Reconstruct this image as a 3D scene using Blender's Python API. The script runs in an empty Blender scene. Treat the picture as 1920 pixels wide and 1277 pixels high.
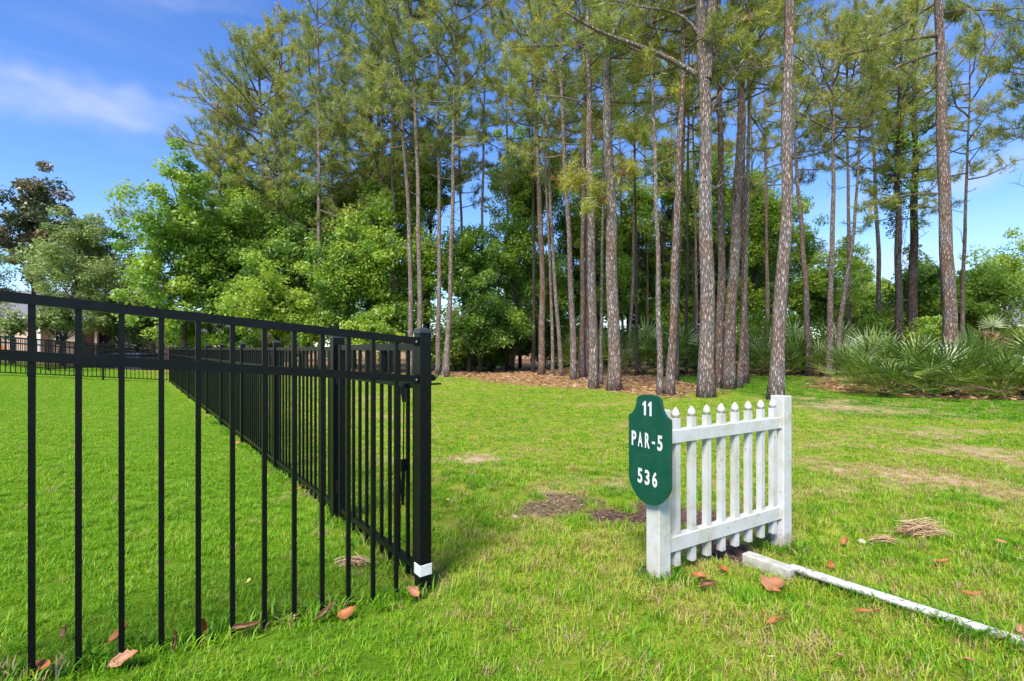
import bpy, bmesh, math, random
import numpy as np
from mathutils import Vector, Matrix, Euler

# ------------------------------------------------------------------ camera, world, sun, exposure
scene = bpy.context.scene
F, CX, HY, CAMH = 941.0, 960.0, 655.0, 1.2        # focal length and horizon of the photograph, in its pixels
cam_d = bpy.data.cameras.new('camera'); cam = bpy.data.objects.new('camera', cam_d)
scene.collection.objects.link(cam)
cam.location = (0, 0, CAMH); cam.rotation_euler = (math.radians(90), 0, 0)
cam_d.sensor_width = 36; cam_d.lens = F / 1920 * 36; cam_d.shift_y = (HY - 638.5) / 1920
cam_d.clip_start = 0.05; cam_d.clip_end = 3000
scene.camera = cam

SUN_EL, SUN_AZ = math.radians(50), math.radians(203)   # azimuth clockwise from +Y: behind the camera, to its left
world = bpy.data.worlds.new('World'); scene.world = world; world.use_nodes = True
wn, wl = world.node_tree.nodes, world.node_tree.links
wn.clear()
def wnode(t, **k):
    n = wn.new(t)
    for a, b in k.items(): setattr(n, a, b)
    return n
def build_world():
    out = wnode('ShaderNodeOutputWorld'); bg = wnode('ShaderNodeBackground'); bg.inputs[1].default_value = 0.15
    sky = wnode('ShaderNodeTexSky', sky_type='NISHITA', sun_disc=False, sun_elevation=SUN_EL, sun_rotation=SUN_AZ,
                air_density=1.0, dust_density=0.0, ozone_density=5.0, altitude=0)
    hsv = wnode('ShaderNodeHueSaturation'); hsv.inputs['Hue'].default_value = 0.512; hsv.inputs['Saturation'].default_value = 1.17; hsv.inputs['Value'].default_value = 1.0
    wl.new(sky.outputs[0], hsv.inputs['Color'])
    tc = wnode('ShaderNodeTexCoord'); mp = wnode('ShaderNodeMapping')
    mp.inputs['Scale'].default_value = (1.0, 1.0, 3.4); mp.inputs['Rotation'].default_value = (0.0, 0.2, 0.3)
    wl.new(tc.outputs['Generated'], mp.inputs['Vector'])
    nz = wnode('ShaderNodeTexNoise'); nz.inputs['Scale'].default_value = 2.4; nz.inputs['Detail'].default_value = 7
    nz.inputs['Roughness'].default_value = 0.5; nz.inputs['Distortion'].default_value = 0.9
    wl.new(mp.outputs[0], nz.inputs['Vector'])
    rp = wnode('ShaderNodeValToRGB'); rp.color_ramp.elements[0].position = 0.52; rp.color_ramp.elements[1].position = 0.9
    rp.color_ramp.interpolation = 'EASE'
    wl.new(nz.outputs['Fac'], rp.inputs['Fac'])
    # one long wisp of cirrus low in the sky, left of the pines
    def wisp(px, py, sx, sz):
        d = Vector(((px - CX) / F, 1.0, (HY - py) / F)).normalized()
        sub = wnode('ShaderNodeVectorMath', operation='SUBTRACT'); sub.inputs[1].default_value = d
        wl.new(tc.outputs['Generated'], sub.inputs[0])
        wob = wnode('ShaderNodeTexNoise'); wob.inputs['Scale'].default_value = 5.0; wob.inputs['Detail'].default_value = 3
        wl.new(tc.outputs['Generated'], wob.inputs['Vector'])
        w2 = wnode('ShaderNodeVectorMath', operation='MULTIPLY_ADD'); w2.inputs[1].default_value = (0, 0, 0.22); w2.inputs[2].default_value = (0, 0, -0.11)
        wl.new(wob.outputs['Color'], w2.inputs[0])
        ad = wnode('ShaderNodeVectorMath', operation='ADD'); wl.new(sub.outputs[0], ad.inputs[0]); wl.new(w2.outputs[0], ad.inputs[1])
        sc = wnode('ShaderNodeVectorMath', operation='MULTIPLY'); sc.inputs[1].default_value = (1 / sx, 1 / sx, 1 / sz)
        wl.new(ad.outputs[0], sc.inputs[0])
        ln = wnode('ShaderNodeVectorMath', operation='LENGTH'); wl.new(sc.outputs[0], ln.inputs[0])
        mr = wnode('ShaderNodeMapRange', interpolation_type='SMOOTHERSTEP')
        mr.inputs[1].default_value = 0.0; mr.inputs[2].default_value = 1.0; mr.inputs[3].default_value = 0.75; mr.inputs[4].default_value = 0.0
        wl.new(ln.outputs['Value'], mr.inputs[0])
        st = wnode('ShaderNodeMapRange'); st.inputs[1].default_value = 0.35; st.inputs[2].default_value = 0.62; st.inputs[3].default_value = 0.25; st.inputs[4].default_value = 1.05; wl.new(nz.outputs['Fac'], st.inputs[0])
        mm = wnode('ShaderNodeMath', operation='MULTIPLY'); wl.new(mr.outputs[0], mm.inputs[0]); wl.new(st.outputs[0], mm.inputs[1])
        return mm.outputs[0]
    fac = rp.outputs['Color']
    m0 = wnode('ShaderNodeMath', operation='MULTIPLY'); m0.inputs[1].default_value = 0.55; wl.new(fac, m0.inputs[0]); fac = m0.outputs[0]
    for w in (wisp(120, 165, 0.24, 0.05), wisp(-60, 120, 0.30, 0.07), wisp(1800, 330, 0.30, 0.06), wisp(300, 560, 0.2, 0.06), wisp(1500, 500, 0.4, 0.08)):
        mx = wnode('ShaderNodeMath', operation='MAXIMUM'); wl.new(fac, mx.inputs[0]); wl.new(w, mx.inputs[1]); fac = mx.outputs[0]
    mix = wnode('ShaderNodeMix', data_type='RGBA')
    wl.new(fac, mix.inputs['Factor']); wl.new(hsv.outputs[0], mix.inputs[6]); mix.inputs[7].default_value = (2.9, 3.2, 4.0, 1)
    wl.new(mix.outputs[2], bg.inputs[0]); wl.new(bg.outputs[0], out.inputs[0])
build_world()
sun_d = bpy.data.lights.new('sun', 'SUN'); sun_d.energy = 4.4; sun_d.angle = math.radians(22); sun_d.color = (1.0, 0.95, 0.86)
sun = bpy.data.objects.new('sun', sun_d); scene.collection.objects.link(sun)
sdir = Vector((math.sin(SUN_AZ) * math.cos(SUN_EL), math.cos(SUN_AZ) * math.cos(SUN_EL), math.sin(SUN_EL)))
sun.rotation_euler = sdir.to_track_quat('Z', 'Y').to_euler(); sun.location = (-10, -20, 30)
scene.view_settings.view_transform = 'Standard'; scene.view_settings.look = 'None'
scene.view_settings.exposure = 0.82; scene.view_settings.gamma = 1.0; scene.view_settings.use_curve_mapping = False
scene.render.engine = 'CYCLES'
scene.cycles.max_bounces = 6; scene.cycles.diffuse_bounces = 4; scene.cycles.glossy_bounces = 2
scene.cycles.transmission_bounces = 4; scene.cycles.transparent_max_bounces = 4
scene.cycles.use_denoising = True

# ------------------------------------------------------------------ helpers
col = scene.collection
rng = np.random.default_rng(11)
random.seed(4)

def tag(o, label=None, cat=None, group=None, kind=None):
    if label: o['label'] = label
    if cat: o['category'] = cat
    if group: o['group'] = group
    if kind: o['kind'] = kind
    return o
def empty(name, loc=(0, 0, 0), rz=0.0):
    o = bpy.data.objects.new(name, None); col.objects.link(o); o.location = loc; o.rotation_euler = (0, 0, rz)
    o.empty_display_size = 0.2
    return o
def obj(name, mesh, parent=None, loc=(0, 0, 0), rot=None, scale=None):
    o = bpy.data.objects.new(name, mesh); col.objects.link(o); o.location = loc
    if parent: o.parent = parent
    if rot is not None: o.rotation_euler = rot
    if scale is not None: o.scale = scale
    return o
def mesh_np(name, V, faces_flat, per, mat, tint=None, smooth=False):
    """Mesh from numpy arrays: all faces have `per` corners."""
    m = bpy.data.meshes.new(name)
    V = np.asarray(V, np.float32).reshape(-1, 3); Fc = np.asarray(faces_flat, np.int32).reshape(-1)
    n = len(Fc) // per
    m.vertices.add(len(V)); m.vertices.foreach_set('co', V.ravel())
    m.loops.add(len(Fc)); m.loops.foreach_set('vertex_index', Fc)
    m.polygons.add(n); m.polygons.foreach_set('loop_start', np.arange(0, n * per, per, dtype=np.int32))
    if smooth: m.polygons.foreach_set('use_smooth', np.ones(n, bool))
    m.update(calc_edges=True)
    if tint is not None:
        a = m.attributes.new('tint', 'FLOAT', 'FACE'); a.data.foreach_set('value', np.asarray(tint, np.float32))
    if mat: m.materials.append(mat)
    return m

class MB:
    """Collects polygons, builds one mesh."""
    def __init__(s): s.v = []; s.f = []
    def add(s, vs, fs):
        o = len(s.v); s.v += [tuple(v) for v in vs]; s.f += [tuple(i + o for i in f) for f in fs]; return s
    def box(s, x0, x1, y0, y1, z0, z1):
        return s.add([(x0,y0,z0),(x1,y0,z0),(x1,y1,z0),(x0,y1,z0),(x0,y0,z1),(x1,y0,z1),(x1,y1,z1),(x0,y1,z1)],
                     [(0,3,2,1),(4,5,6,7),(0,1,5,4),(1,2,6,5),(2,3,7,6),(3,0,4,7)])
    def bar(s, a, b, w, h):
        """Rectangular bar from a to b with vertical ends (a raked rail)."""
        a, b = Vector(a), Vector(b); d = (b - a); n = Vector((-d.y, d.x, 0)).normalized() * w / 2; u = Vector((0, 0, h / 2))
        vs = [a-n-u, a+n-u, a+n+u, a-n+u, b-n-u, b+n-u, b+n+u, b-n+u]
        return s.add(vs, [(0,3,2,1),(4,5,6,7),(0,1,5,4),(1,2,6,5),(2,3,7,6),(3,0,4,7)])
    def tube(s, pts, rad, seg=6, cap=True, wob=None):
        pts = [Vector(p) for p in pts]; n = len(pts); base = len(s.v)
        prev = None
        for i, p in enumerate(pts):
            t = (pts[min(i+1, n-1)] - pts[max(i-1, 0)])
            t = t.normalized() if t.length > 1e-9 else Vector((0, 0, 1))
            if prev is None:
                prev = t.orthogonal().normalized()
            a = (prev - t * prev.dot(t)).normalized(); prev = a; b = t.cross(a)
            for k in range(seg):
                an = 2 * math.pi * k / seg
                r = rad[i] * (1 + (wob(i, k) if wob else 0))
                s.v.append(tuple(p + (a * math.cos(an) + b * math.sin(an)) * r))
        for i in range(n - 1):
            for k in range(seg):
                k2 = (k + 1) % seg
                s.f.append((base+i*seg+k, base+i*seg+k2, base+(i+1)*seg+k2, base+(i+1)*seg+k))
        if cap:
            s.f.append(tuple(base + k for k in range(seg))[::-1]); s.f.append(tuple(base + (n-1)*seg + k for k in range(seg)))
        return s
    def mesh(s, name, mat, smooth=False, bevel=0.0):
        m = bpy.data.meshes.new(name); m.from_pydata(s.v, [], s.f)
        if bevel > 0:
            bm = bmesh.new(); bm.from_mesh(m)
            bmesh.ops.bevel(bm, geom=list(bm.edges), offset=bevel, segments=1, affect='EDGES', clamp_overlap=True)
            bm.to_mesh(m); bm.free()
        if smooth: m.polygons.foreach_set('use_smooth', [True] * len(m.polygons))
        m.update()
        if mat: m.materials.append(mat)
        return m
    def build(s, name, mat, parent=None, smooth=False, bevel=0.0, **k):
        return obj(name, s.mesh(name, mat, smooth, bevel), parent, **k)

# lie of the land: the fenced lawn banks up away from its side fence
CORNER = Vector((-0.44, 2.481)); FD = Vector((0.795, 0.606)).normalized(); SD = Vector((-0.606, 0.795)).normalized()
def tdist(x, y): return (x - CORNER.x) * -FD.x + (y - CORNER.y) * -FD.y
def gz(x, y):
    x = np.asarray(x, float); y = np.asarray(y, float)
    t = tdist(x, y)
    up = np.clip(t, 0, 7.0)
    z = 0.093 * (np.sqrt(up * up + 0.01) - 0.1)
    z = z - 0.085 * np.exp(-((x - 1.75) ** 2 + (y - 3.05) ** 2) / 0.30)
    far = np.clip((y - 27) / 60, 0, 1)
    return z * (1 - 0.6 * far)
def gzf(x, y): return float(gz(x, y))
def px(x, y, D): return Vector(((x - CX) / F * D, D, CAMH + (HY - y) / F * D))
def gp(x, y):
    """Ground point seen at photo pixel (x, y)."""
    D = F * CAMH / max(y - HY, 6)
    for _ in range(12):
        X = (x - CX) / F * D; D = 0.5 * D + 0.5 * F * (CAMH - gzf(X, D)) / max(y - HY, 6)
    X = (x - CX) / F * D
    return Vector((X, D, gzf(X, D)))

# numpy value noise
_perm = np.random.default_rng(3).random(65536)
def vnoise(x, y):
    xi = np.floor(x).astype(int); yi = np.floor(y).astype(int); xf = x - xi; yf = y - yi
    u = xf * xf * (3 - 2 * xf); v = yf * yf * (3 - 2 * yf)
    h = lambda a, b: _perm[(a * 7919 + b * 104729) & 65535]
    return (h(xi, yi) * (1-u) + h(xi+1, yi) * u) * (1-v) + (h(xi, yi+1) * (1-u) + h(xi+1, yi+1) * u) * v
def fbm(x, y, o=4):
    s = 0; a = 0.5
    for i in range(o):
        s = s + a * vnoise(x * 2**i + 17.3 * i, y * 2**i + 5.1 * i); a *= 0.5
    return s / (1 - 0.5**o)

# ------------------------------------------------------------------ materials
def mat_new(name):
    m = bpy.data.materials.new(name); m.use_nodes = True; n = m.node_tree.nodes; l = m.node_tree.links; n.clear()
    o = n.new('ShaderNodeOutputMaterial')
    return m, n, l, o
def ramp(n, stops, interp='LINEAR'):
    r = n.new('ShaderNodeValToRGB'); r.color_ramp.interpolation = interp
    e = r.color_ramp.elements
    while len(e) < len(stops): e.new(0.5)
    for i, (p, c) in enumerate(stops): e[i].position = p; e[i].color = (*c, 1)
    return r
def simple(name, color, rough=0.5, spec=0.5, noise=None, bump=0.0, bscale=40, metallic=0.0):
    """Principled paint with optional second colour worn in by noise: noise=(color2, scale, lo, hi)."""
    m, n, l, o = mat_new(name)
    p = n.new('ShaderNodeBsdfPrincipled'); p.inputs['Roughness'].default_value = rough
    p.inputs['Specular IOR Level'].default_value = spec; p.inputs['Metallic'].default_value = metallic
    tc = n.new('ShaderNodeTexCoord')
    p.inputs['Base Color'].default_value = (*color, 1)
    if noise:
        nz = n.new('ShaderNodeTexNoise'); nz.inputs['Scale'].default_value = noise[1]; nz.inputs['Detail'].default_value = 6; nz.inputs['Roughness'].default_value = 0.65
        l.new(tc.outputs['Object'], nz.inputs['Vector'])
        r = ramp(n, [(noise[2], color), (noise[3], noise[0])]); l.new(nz.outputs['Fac'], r.inputs[0]); l.new(r.outputs[0], p.inputs['Base Color'])
    if bump:
        b = n.new('ShaderNodeBump'); b.inputs['Strength'].default_value = bump; b.inputs['Distance'].default_value = 0.01
        nb = n.new('ShaderNodeTexNoise'); nb.inputs['Scale'].default_value = bscale; nb.inputs['Detail'].default_value = 5
        l.new(tc.outputs['Object'], nb.inputs['Vector']); l.new(nb.outputs['Fac'], b.inputs['Height']); l.new(b.outputs[0], p.inputs['Normal'])
    l.new(p.outputs[0], o.inputs[0])
    return m
def leafy(name, stops, transl=0.35, rough=0.5, gloss=0.12, attr_type='GEOMETRY', vary=0.0):
    """Leaf: diffuse + translucent + a little gloss; colour from the 'tint' of each leaf."""
    m, n, l, o = mat_new(name)
    a = n.new('ShaderNodeAttribute'); a.attribute_name = 'tint'; a.attribute_type = attr_type
    fac = a.outputs['Fac']
    if vary:
        oi = n.new('ShaderNodeObjectInfo'); ma = n.new('ShaderNodeMath'); ma.operation = 'MULTIPLY_ADD'
        ma.inputs[1].default_value = vary; l.new(oi.outputs['Random'], ma.inputs[0]); l.new(fac, ma.inputs[2])
        sb = n.new('ShaderNodeMath'); sb.operation = 'SUBTRACT'; sb.inputs[1].default_value = vary / 2; l.new(ma.outputs[0], sb.inputs[0]); fac = sb.outputs[0]
    if attr_type == 'INSTANCER':
        bl = n.new('ShaderNodeAttribute'); bl.attribute_name = 'blade'; mb = n.new('ShaderNodeMath'); mb.operation = 'MULTIPLY_ADD'; mb.inputs[1].default_value = 0.13
        l.new(bl.outputs['Fac'], mb.inputs[0]); l.new(fac, mb.inputs[2]); fac = mb.outputs[0]
    r = ramp(n, stops); l.new(fac, r.inputs[0])
    d = n.new('ShaderNodeBsdfDiffuse'); l.new(r.outputs[0], d.inputs[0])
    t = n.new('ShaderNodeBsdfTranslucent')
    br = n.new('ShaderNodeHueSaturation'); br.inputs['Value'].default_value = 1.3; br.inputs['Hue'].default_value = 0.49
    l.new(r.outputs[0], br.inputs['Color']); l.new(br.outputs[0], t.inputs[0])
    mx = n.new('ShaderNodeMixShader'); mx.inputs[0].default_value = transl; l.new(d.outputs[0], mx.inputs[1]); l.new(t.outputs[0], mx.inputs[2])
    g = n.new('ShaderNodeBsdfGlossy'); g.inputs['Roughness'].default_value = rough; g.inputs[0].default_value = (1, 1, 1, 1)
    m2 = n.new('ShaderNodeMixShader'); m2.inputs[0].default_value = gloss * 0.35; l.new(mx.outputs[0], m2.inputs[1]); l.new(g.outputs[0], m2.inputs[2])
    l.new(m2.outputs[0], o.inputs[0])
    return m
def bark(name, c_dark, c_mid, c_light, scale=1.0, moss=None):
    """Plated pine bark: stretched voronoi furrows with grey and reddish plates."""
    m, n, l, o = mat_new(name)
    tc = n.new('ShaderNodeTexCoord'); oi = n.new('ShaderNodeObjectInfo')
    off = n.new('ShaderNodeVectorMath'); off.operation = 'ADD'; sc = n.new('ShaderNodeMath'); sc.operation = 'MULTIPLY'; sc.inputs[1].default_value = 40
    l.new(oi.outputs['Random'], sc.inputs[0]); l.new(tc.outputs['Object'], off.inputs[0]); l.new(sc.outputs[0], off.inputs[1])
    mp = n.new('ShaderNodeMapping'); mp.inputs['Scale'].default_value = (24 * scale, 24 * scale, 6.0 * scale); l.new(off.outputs[0], mp.inputs[0])
    nz = n.new('ShaderNodeTexNoise'); nz.inputs['Scale'].default_value = 1.1; nz.inputs['Detail'].default_value = 6; nz.inputs['Roughness'].default_value = 0.7; l.new(mp.outputs[0], nz.inputs['Vector'])
    ds = n.new('ShaderNodeVectorMath'); ds.operation = 'MULTIPLY_ADD'; ds.inputs[1].default_value = (1.1, 1.1, 1.1); l.new(nz.outputs['Color'], ds.inputs[0]); l.new(mp.outputs[0], ds.inputs[2])
    v = n.new('ShaderNodeTexVoronoi'); v.feature = 'DISTANCE_TO_EDGE'; v.inputs['Scale'].default_value = 1.0; l.new(ds.outputs[0], v.inputs['Vector'])
    v2 = n.new('ShaderNodeTexVoronoi'); v2.inputs['Scale'].default_value = 1.0; l.new(ds.outputs[0], v2.inputs['Vector'])
    r = ramp(n, [(0.0, tuple(0.5 * (a + b) for a, b in zip(c_dark, c_mid))), (0.10, c_mid), (0.45, c_light)]); l.new(v.outputs['Distance'], r.inputs[0])
    hs = n.new('ShaderNodeHueSaturation'); l.new(r.outputs[0], hs.inputs['Color'])
    sp = n.new('ShaderNodeSeparateColor'); l.new(v2.outputs['Color'], sp.inputs[0])
    mr = n.new('ShaderNodeMapRange'); mr.inputs[3].default_value = 0.72; mr.inputs[4].default_value = 1.3; l.new(sp.outputs[0], mr.inputs[0]); l.new(mr.outputs[0], hs.inputs['Value'])
    n3 = n.new('ShaderNodeTexNoise'); n3.inputs['Scale'].default_value = 1.3; n3.inputs['Detail'].default_value = 4; l.new(off.outputs[0], n3.inputs['Vector'])
    mr2 = n.new('ShaderNodeMapRange'); mr2.inputs[1].default_value = 0.3; mr2.inputs[2].default_value = 0.7; mr2.inputs[3].default_value = 0.55; mr2.inputs[4].default_value = 1.5
    l.new(n3.outputs['Fac'], mr2.inputs[0]); l.new(mr2.outputs[0], hs.inputs['Saturation'])
    p = n.new('ShaderNodeBsdfPrincipled'); p.inputs['Roughness'].default_value = 0.9; p.inputs['Specular IOR Level'].default_value = 0.15
    l.new(hs.outputs[0], p.inputs['Base Color'])
    b = n.new('ShaderNodeBump'); b.inputs['Strength'].default_value = 1.0; b.inputs['Distance'].default_value = 0.03
    mrb = n.new('ShaderNodeMapRange'); mrb.inputs[2].default_value = 0.22; l.new(v.outputs['Distance'], mrb.inputs[0]); l.new(mrb.outputs[0], b.inputs['Height']); l.new(b.outputs[0], p.inputs['Normal'])
    l.new(p.outputs[0], o.inputs[0])
    return m

M = {}
M['black'] = simple('black_powder_coat', (0.004, 0.0045, 0.006), rough=0.30, spec=0.18, noise=((0.009, 0.0095, 0.011), 30, 0.5, 0.8), bump=0.04, bscale=180)
M['capgrey'] = simple('weathered_cap', (0.03, 0.033, 0.04), rough=0.35)
M['silver'] = simple('bolt_metal', (0.5, 0.5, 0.5), rough=0.35, metallic=1.0)
M['tape'] = simple('white_tape', (0.68, 0.68, 0.68), rough=0.45, noise=((0.5, 0.5, 0.5), 25, 0.4, 0.8))
M['green'] = simple('green_sign_paint', (0.004, 0.062, 0.035), rough=0.38, noise=((0.010, 0.085, 0.052), 9, 0.45, 0.75), bump=0.05, bscale=60)
M['letter'] = simple('white_lettering', (0.66, 0.66, 0.66), rough=0.4)
M['tan'] = simple('peach_stucco', (0.56, 0.42, 0.31), rough=0.9, bump=0.2, bscale=90)
M['beige'] = simple('beige_siding', (0.52, 0.44, 0.34), rough=0.8)
M['trim'] = simple('white_trim', (0.75, 0.75, 0.74), rough=0.6)
M['shingle'] = simple('grey_shingle', (0.13, 0.12, 0.13), rough=0.9, noise=((0.20, 0.19, 0.20), 12, 0.35, 0.7), bump=0.3, bscale=25)
M['glass'] = simple('window_glass', (0.01, 0.012, 0.015), rough=0.06, spec=0.6)
M['dark'] = simple('shade_black', (0.012, 0.012, 0.013), rough=0.6)  # near black, for the shaded lanai recess
M['orange'] = simple('orange_plastic', (0.75, 0.22, 0.03), rough=0.4)
M['navy'] = simple('slate_blue_vinyl', (0.035, 0.045, 0.085), rough=0.5, bump=0.15, bscale=6)
M['stone'] = simple('pale_stone', (0.55, 0.45, 0.34), rough=0.8, noise=((0.38, 0.30, 0.22), 40, 0.4, 0.7), bump=0.3, bscale=60)
M['twig'] = simple('grey_dead_wood', (0.26, 0.22, 0.19), rough=0.9, noise=((0.14, 0.11, 0.09), 8, 0.4, 0.7))
M['straw'] = leafy('dry_straw', [(0.0, (0.24, 0.13, 0.07)), (0.5, (0.45, 0.28, 0.15)), (1.0, (0.60, 0.45, 0.28))], transl=0.15, gloss=0.03)

def white_paint():
    """White fence paint: mildew specks, green algae film, grime rising from the soil."""
    m, n, l, o = mat_new('white_fence_paint')
    tc = n.new('ShaderNodeTexCoord'); ge = n.new('ShaderNodeNewGeometry')
    p = n.new('ShaderNodeBsdfPrincipled'); p.inputs['Roughness'].default_value = 0.55; p.inputs['Specular IOR Level'].default_value = 0.35
    n1 = n.new('ShaderNodeTexNoise'); n1.inputs['Scale'].default_value = 7; n1.inputs['Detail'].default_value = 6; n1.inputs['Roughness'].default_value = 0.7; l.new(ge.outputs['Position'], n1.inputs['Vector'])
    r1 = ramp(n, [(0.42, (0.55, 0.54, 0.54)), (0.56, (0.49, 0.48, 0.42)), (0.72, (0.36, 0.35, 0.25))]); l.new(n1.outputs['Fac'], r1.inputs[0])
    n2 = n.new('ShaderNodeTexVoronoi'); n2.inputs['Scale'].default_value = 20; n2.inputs['Randomness'].default_value = 1.0; l.new(ge.outputs['Position'], n2.inputs['Vector'])
    sp = n.new('ShaderNodeSeparateColor'); l.new(n2.outputs['Color'], sp.inputs[0])
    rad = n.new('ShaderNodeMapRange'); rad.inputs[1].default_value = 0.60; rad.inputs[2].default_value = 1.0; rad.inputs[3].default_value = 0.0; rad.inputs[4].default_value = 0.26; l.new(sp.outputs[0], rad.inputs[0])
    lt = n.new('ShaderNodeMath'); lt.operation = 'LESS_THAN'; l.new(n2.outputs['Distance'], lt.inputs[0]); l.new(rad.outputs[0], lt.inputs[1])
    sf = n.new('ShaderNodeMath'); sf.operation = 'MULTIPLY'; sf.inputs[1].default_value = 0.6; l.new(lt.outputs[0], sf.inputs[0])
    mx = n.new('ShaderNodeMix'); mx.data_type = 'RGBA'; l.new(sf.outputs[0], mx.inputs[0]); l.new(r1.outputs[0], mx.inputs[6]); mx.inputs[7].default_value = (0.30, 0.30, 0.27, 1)
    # soil splash near the ground, a stain with a ragged edge
    sx = n.new('ShaderNodeSeparateXYZ'); l.new(ge.outputs['Position'], sx.inputs[0])
    n3 = n.new('ShaderNodeTexNoise'); n3.inputs['Scale'].default_value = 26; n3.inputs['Detail'].default_value = 5; l.new(ge.outputs['Position'], n3.inputs['Vector'])
    ad = n.new('ShaderNodeMath'); ad.operation = 'MULTIPLY_ADD'; ad.inputs[1].default_value = 0.22; l.new(n3.outputs['Fac'], ad.inputs[0]); l.new(sx.outputs[2], ad.inputs[2])
    gr = n.new('ShaderNodeMapRange'); gr.inputs[1].default_value = 0.11; gr.inputs[2].default_value = 0.17; gr.inputs[3].default_value = 0.8; gr.inputs[4].default_value = 0.0; l.new(ad.outputs[0], gr.inputs[0])
    m2 = n.new('ShaderNodeMix'); m2.data_type = 'RGBA'; l.new(gr.outputs[0], m2.inputs[0]); l.new(mx.outputs[2], m2.inputs[6]); m2.inputs[7].default_value = (0.33, 0.29, 0.23, 1)
    l.new(m2.outputs[2], p.inputs['Base Color'])
    b = n.new('ShaderNodeBump'); b.inputs['Strength'].default_value = 0.15; b.inputs['Distance'].default_value = 0.004; l.new(n1.outputs['Fac'], b.inputs['Height']); l.new(b.outputs[0], p.inputs['Normal'])
    l.new(p.outputs[0], o.inputs[0]); return m
M['white'] = white_paint()
M['pipe'] = simple('chipped_white_paint', (0.54, 0.52, 0.49), rough=0.6, noise=((0.20, 0.17, 0.13), 16, 0.52, 0.60), bump=0.2, bscale=50)

M['bark_grey'] = bark('pine_bark_grey', (0.075, 0.056, 0.048), (0.25, 0.192, 0.166), (0.40, 0.326, 0.288))
M['bark_red'] = bark('pine_bark_red', (0.065, 0.045, 0.037), (0.22, 0.158, 0.128), (0.35, 0.265, 0.225))
M['bark_dark'] = bark('dark_bark', (0.02, 0.016, 0.013), (0.075, 0.058, 0.048), (0.14, 0.115, 0.10))
M['needle'] = leafy('pine_needles', [(0.0, (0.12, 0.18, 0.045)), (0.35, (0.25, 0.31, 0.066)), (0.65, (0.39, 0.41, 0.07)), (0.85, (0.50, 0.46, 0.06)), (0.93, (0.30, 0.17, 0.05)), (1.0, (0.28, 0.12, 0.045))], transl=0.42, gloss=0.10, rough=0.4)
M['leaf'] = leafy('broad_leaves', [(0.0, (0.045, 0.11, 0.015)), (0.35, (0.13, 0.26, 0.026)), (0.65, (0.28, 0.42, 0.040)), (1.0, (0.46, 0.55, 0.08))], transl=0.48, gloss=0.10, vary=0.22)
M['leaf_soft'] = leafy('grey_green_leaves', [(0.0, (0.06, 0.10, 0.030)), (0.5, (0.18, 0.25, 0.065)), (1.0, (0.32, 0.39, 0.12))], transl=0.35, gloss=0.08)
M['leaf_mag'] = leafy('magnolia_leaves', [(0.0, (0.03, 0.055, 0.02)), (0.45, (0.075, 0.11, 0.04)), (0.7, (0.20, 0.16, 0.07)), (1.0, (0.30, 0.20, 0.09))], transl=0.15, gloss=0.14, rough=0.4)
M['frond'] = leafy('palmetto_frond', [(0.0, (0.035, 0.085, 0.010)), (0.4, (0.080, 0.160, 0.015)), (0.75, (0.185, 0.265, 0.03)), (1.0, (0.38, 0.41, 0.09))], transl=0.35, gloss=0.14, rough=0.45, vary=0.4)
M['frond_dead'] = leafy('dead_palmetto_frond', [(0.0, (0.20, 0.12, 0.07)), (1.0, (0.42, 0.29, 0.17))], transl=0.15, gloss=0.05, vary=0.3)
GRASS = [(0.0, (0.030, 0.105, 0.006)), (0.35, (0.130, 0.335, 0.008)), (0.6, (0.255, 0.465, 0.012)), (0.75, (0.41, 0.46, 0.035)), (0.88, (0.46, 0.37, 0.13)), (1.0, (0.50, 0.35, 0.19))]
M['grass'] = leafy('grass_blades', GRASS, transl=0.42, gloss=0.05, rough=0.5, attr_type='INSTANCER')

# ------------------------------------------------------------------ ground
def ell(x, y, c, ax, ay, ang=0.0):
    dx, dy = x - c[0], y - c[1]; ca, sa = math.cos(ang), math.sin(ang)
    return np.sqrt(((dx * ca + dy * sa) / ax) ** 2 + ((-dx * sa + dy * ca) / ay) ** 2)
def patch_px(x0, x1, y0, y1):
    a = gp((x0 + x1) / 2, (y0 + y1) / 2); n = gp((x0 + x1) / 2, y1); f = gp((x0 + x1) / 2, y0)
    return ((a.x, (n.y + f.y) / 2), (x1 - x0) / 2 / F * a.y, (f.y - n.y) / 2)
DRY = [(patch_px(1540, 1960, 865, 945), 1.0), (patch_px(1780, 2000, 820, 900), 1.0), (patch_px(1680, 1990, 835, 985), 0.75), (patch_px(1480, 1820, 845, 955), 0.6), (patch_px(1600, 1900, 800, 832), 0.9), (patch_px(800, 950, 845, 882), 0.9),
       (patch_px(960, 1110, 905, 975), 0.9), (patch_px(1000, 1290, 890, 925), 0.6), (patch_px(1480, 1720, 742, 790), 0.9), (patch_px(650, 700, 1050, 1085), 0.8),
       (patch_px(1480, 1640, 895, 935), 0.7), (patch_px(520, 560, 905, 950), 0.7), (patch_px(1850, 1990, 950, 1010), 0.7), (patch_px(1650, 1760, 960, 985), 0.5),
       (patch_px(1200, 1300, 1060, 1095), 0.5), (patch_px(1440, 1520, 1005, 1050), 0.9), (patch_px(570, 660, 930, 1010), 0.6), (patch_px(790, 850, 1040, 1120), 0.5)]
SOIL = [(patch_px(1085, 1330, 942, 992), 1.0), (patch_px(970, 1150, 925, 968), 0.75), (patch_px(1315, 1410, 1015, 1064), 1.0), (patch_px(1200, 1270, 1065, 1100), 0.7)]
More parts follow.
